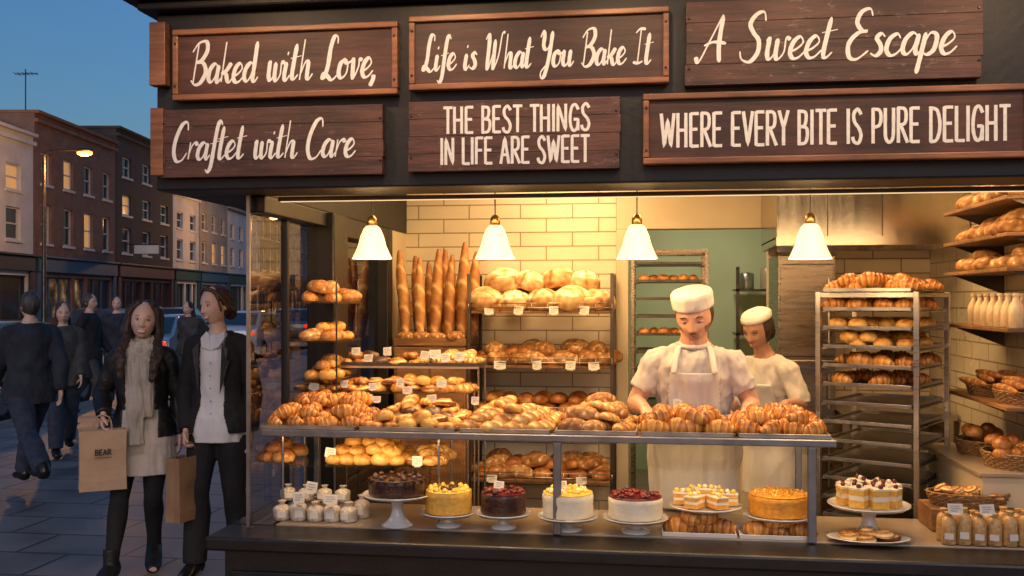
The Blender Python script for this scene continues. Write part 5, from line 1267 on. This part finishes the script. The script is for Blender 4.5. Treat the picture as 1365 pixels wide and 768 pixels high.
def building(d0,d1,h,mat,floors,cols,label,sf=0,roof='parapet',xc=-19,chim=1,litp=.15,rot=None,org=None):
    w=d1-d0; rt=thing('street_building',label,'building',org or LANE(xc,d0,0),rot if rot is not None else TH+R(90))
    ops=[(.5,w*.42,.85,2.6,'shop'),(w*.42+.25,w*.42+1.3,.12,2.6,'shop'),(w*.42+1.55,w-.5,.85,2.6,'shop')]; z0=3.7; fh=(h-.6-z0)/floors
    for f in range(floors):
        for c in range(cols):
            cw=w/cols; wd=min(1.15,cw*.45); xx=cw*(c+.5); zb=z0+f*fh+.25; ops.append((xx-wd/2,xx+wd/2,zb,zb+min(1.9,fh*.66)*(1 if f==0 else .8),'win'))
    xs=sorted({0,w}|{o[0] for o in ops}|{o[1] for o in ops}); zs_=sorted({0,h}|{o[2] for o in ops}|{o[3] for o in ops})
    m=MB()
    for i in range(len(xs)-1):
        for j in range(len(zs_)-1):
            cx_=(xs[i]+xs[i+1])/2; cz_=(zs_[j]+zs_[j+1])/2
            if any(o[0]<cx_<o[1] and o[2]<cz_<o[3] for o in ops): continue
            m.quad((xs[i],0,zs_[j]),(xs[i+1],0,zs_[j]),(xs[i+1],0,zs_[j+1]),(xs[i],0,zs_[j+1]))
    dp=.16
    for o in ops:
        a,b_,c,d=o[:4]; m.quad((a,0,c),(a,0,d),(a,dp,d),(a,dp,c)); m.quad((b_,0,c),(b_,dp,c),(b_,dp,d),(b_,0,d)); m.quad((a,0,d),(b_,0,d),(b_,dp,d),(a,dp,d)); m.quad((a,0,c),(a,dp,c),(b_,dp,c),(b_,0,c))
    D=8; m.quad((0,0,0),(0,0,h),(0,D,h),(0,D,0)); m.quad((w,0,0),(w,D,0),(w,D,h),(w,0,h)); m.quad((0,D,0),(0,D,h),(w,D,h),(w,D,0)); m.quad((0,0,h),(w,0,h),(w,D,h),(0,D,h))
    m.obj('wall',mat,rt)
    for o in ops:
        a,b_,c,d,k=o; f=MB(); t=.07
        f.box(a,b_,dp-.06,dp+.02,c,c+t); f.box(a,b_,dp-.06,dp+.02,d-t,d); f.box(a,a+t,dp-.058,dp+.018,c+t,d-t); f.box(b_-t,b_,dp-.058,dp+.018,c+t,d-t)
        if k=='win': f.box(a+t,b_-t,dp-.05,dp+.01,(c+d)/2-.03,(c+d)/2+.03); f.box(a-.08,b_+.08,-.07,dp-.062,c-.10,c-.002)
        else:
            for q in (.33,.66) if b_-a>1.5 else (): f.box(a+(b_-a)*q-.05,a+(b_-a)*q+.05,dp-.05,dp+.01,c+t,d-t)
        lit=random.random()<litp; fo=f.obj('window' if k=='win' else 'shop_window',m_wframe if k=='win' else m_shopf[sf],rt)
        p=MB(); p.quad((a+.01,dp+.005,c+.01),(b_-.01,dp+.005,c+.01),(b_-.01,dp+.005,d-.01),(a+.01,dp+.005,d-.01)); p.obj('pane',(m_lit if lit else m_pane) if k=='win' else (m_litc if random.random()<.55 else m_pane),fo)
    f=MB(); f.box(.1,w-.1,-.16,-.004,2.78,3.35); f.box(.0+.05,w-.05,-.28,-.004,3.352,3.44); f.box(.1,.4,-.10,-.004,.1,2.778); f.box(w-.4,w-.1,-.10,-.004,.1,2.778); f.obj('shop_fascia',m_shopf[sf],rt,bevel=.02)
    f=MB(); f.box(-.02,w+.02,-.14,-.004,h-.35,h-.2); f.box(-.03,w+.03,-.2,D,h+.001,h+.12); f.obj('cornice',mat if roof=='parapet' else m_slate,rt)
    if roof=='pitched':
        f=MB(); f.add([(0,-.1,h+.12),(w,-.1,h+.12),(w,D,h+.12),(0,D,h+.12),(0,D/2,h+1.9),(w,D/2,h+1.9)],[(0,1,5,4),(2,3,4,5),(0,4,3),(1,2,5)]); f.obj('roof',m_slate,rt)
    for q in range(chim):
        f=MB(); x_=.6 if q==0 else w-.9; zt=h+(2.4 if roof=='pitched' else 1.2); f.box(x_-.35,x_+.35,3.3,4.7,h+.125,zt); f.box(x_-.42,x_+.42,3.22,4.78,zt+.001,zt+.12)
        for p_ in range(3): f.lathe([(.12,0),(.13,.05),(.10,.4),(.12,.45)],12,0,Matrix.Translation((x_,3.6+p_*.4,zt+.12)))
        f.obj('chimney',mb_dark if mat!=mb_brick else mb_brick,rt)
    return rt
random.seed(21)
building(27,39.5,8.1,mb_white,2,4,'white rendered terrace building with shop below',3,chim=0)
bB=building(39.6,47.7,9.1,mb_brick,2,4,'red brick terrace building with white sash windows',0,chim=1,litp=.12)
building(47.8,55.7,9.9,mb_dark,3,3,'tall dark sooty brick building above a shop',2,chim=0,litp=.05)
building(55.8,60.4,7.9,mb_white,2,2,'narrow white rendered house over a shop',1,chim=0,litp=0)
building(60.5,66.5,8.3,mb_grey,2,3,'grey rendered terrace with shopfront',0,'pitched',chim=1)
building(66.6,75,8.0,mb_white,2,4,'pale terrace building down the street',1,'pitched',chim=0)
building(75.1,84,9.2,mb_dark,2,4,'dark brick terrace with slate roof',3,'pitched',chim=1)
building(84.1,96,8.4,mb_grey,2,5,'grey terrace at the far end of the street',2,'pitched')
building(96.1,110,9.5,mb_brick,2,5,'brick terrace at the far end of the street',0,'pitched')
building(12,26.9,8.6,mb_dark,2,5,'dark brick terrace opposite the bakery',1,chim=0)
building(0,16,9.5,mb_dark,2,6,'brick building closing the far end of the street',0,'pitched',rot=TH,org=LANE(-24,112,0))
building(0,16,8.5,mb_grey,2,6,'grey building closing the far end of the street',1,'pitched',rot=TH,org=LANE(-7.9,112,0))
building(0,7,8.5,mb_dark,2,3,'dark brick building further along the bakery side',3,rot=TH+R(-90),org=LANE(-3.9,48,0),chim=0)
building(0,9,8.8,mb_grey,2,4,'grey building further along the bakery side',0,rot=TH+R(-90),org=LANE(-3.9,57.2,0),chim=0)
m=MB(); p=LANE(-21.5,44,0); m.tube([(0,0,0),(0,0,2.6)],.03,6); m.tube([(-.5,0,2.4),(.6,0,2.4)],.02,6)
for i in range(5): m.tube([(-.4+i*.2,-.3,2.4),(-.4+i*.2,.3,2.4)],.012,5)
o=m.obj('antenna',m_dsteel,loc=(p.x,p.y,9.25)); tag(o,'thin television aerial standing on the brick roof','aerial')
def street_lamp(xc,d,zl,arm_,label):
    p=LANE(xc,d,0); rt=thing('street_lamp',label,'street lamp',p,TH,'street lamps')
    m=MB(); m.lathe([(.12,0),(.12,.9),(.08,1.0),(.06,zl-.3),(.05,zl)],14); m.tube(cr([(0,0,zl-.05),(arm_*.2,0,zl+.12),(arm_*.9,0,zl+.15)],5),.035,8); m.obj('post',m_dsteel,rt,smooth=True,sharp=50)
    m=MB(); m.ell((arm_*1.12,0,zl+.14),(.34,.14,.08),18,10); m.obj('lamp_head',m_dsteel,rt,smooth=True)
    m=MB(); m.ell((arm_*1.14,0,zl+.05),(.27,.13,.11),18,10); m.obj('lamp_lens',m_lampo,rt,smooth=True)
    addlight('street_light',lamp_data('street_light','POINT',800,(1,.45,.12),.25),(arm_*1.18,0,zl-.25),parent=rt)
street_lamp(-15.75,33.5,6.55,1.2,'lit orange street lamp on a tall grey post')
street_lamp(-15.75,60,6.55,1.2,'lit orange street lamp further down the street')
rt=thing('projecting_sign','small pale projecting sign on the dark brick building','sign',LANE(-18.9,48.5,3.9),TH)
m=MB(); m.box(.5,1.7,-.04,.04,0,.42); m.obj('sign_panel',mb_white,rt,bevel=.02); m=MB(); m.tube([(0,0,.46),(1.75,0,.46)],.025,6); m.obj('bracket',m_dsteel,rt)
# ---------------------------------------------------------------- world, sun, camera
w=bpy.data.worlds.new('World'); sc.world=w; w.use_nodes=True; nt=w.node_tree
sky=nt.nodes.new('ShaderNodeTexSky'); sky.sky_type='NISHITA'; sky.sun_disc=False; sky.sun_elevation=R(1.3); sky.sun_rotation=R(190); sky.air_density=1.0; sky.dust_density=1.0; sky.ozone_density=3.5
bgn=nt.nodes['Background']; nt.links.new(sky.outputs[0],bgn.inputs[0]); bgn.inputs[1].default_value=.46
sl=bpy.data.lights.new('sun','SUN'); sl.energy=.5; sl.angle=R(25); sl.color=(1,.88,.80); so=bpy.data.objects.new('sun',sl); COL.objects.link(so); so.rotation_euler=(R(64),0,R(14))
cam=bpy.data.cameras.new('camera'); co=bpy.data.objects.new('camera',cam); COL.objects.link(co)
co.location=(0,0,1.65); co.rotation_euler=(R(90),0,TH); cam.sensor_width=36; cam.lens=F/1365*36; cam.shift_y=16/1365; cam.clip_end=2000; cam.clip_start=.05
sc.camera=co
sc.view_settings.view_transform='Standard'; sc.view_settings.look='None'; sc.view_settings.exposure=0
print('built in',time.time()-T0,len(bpy.data.objects))
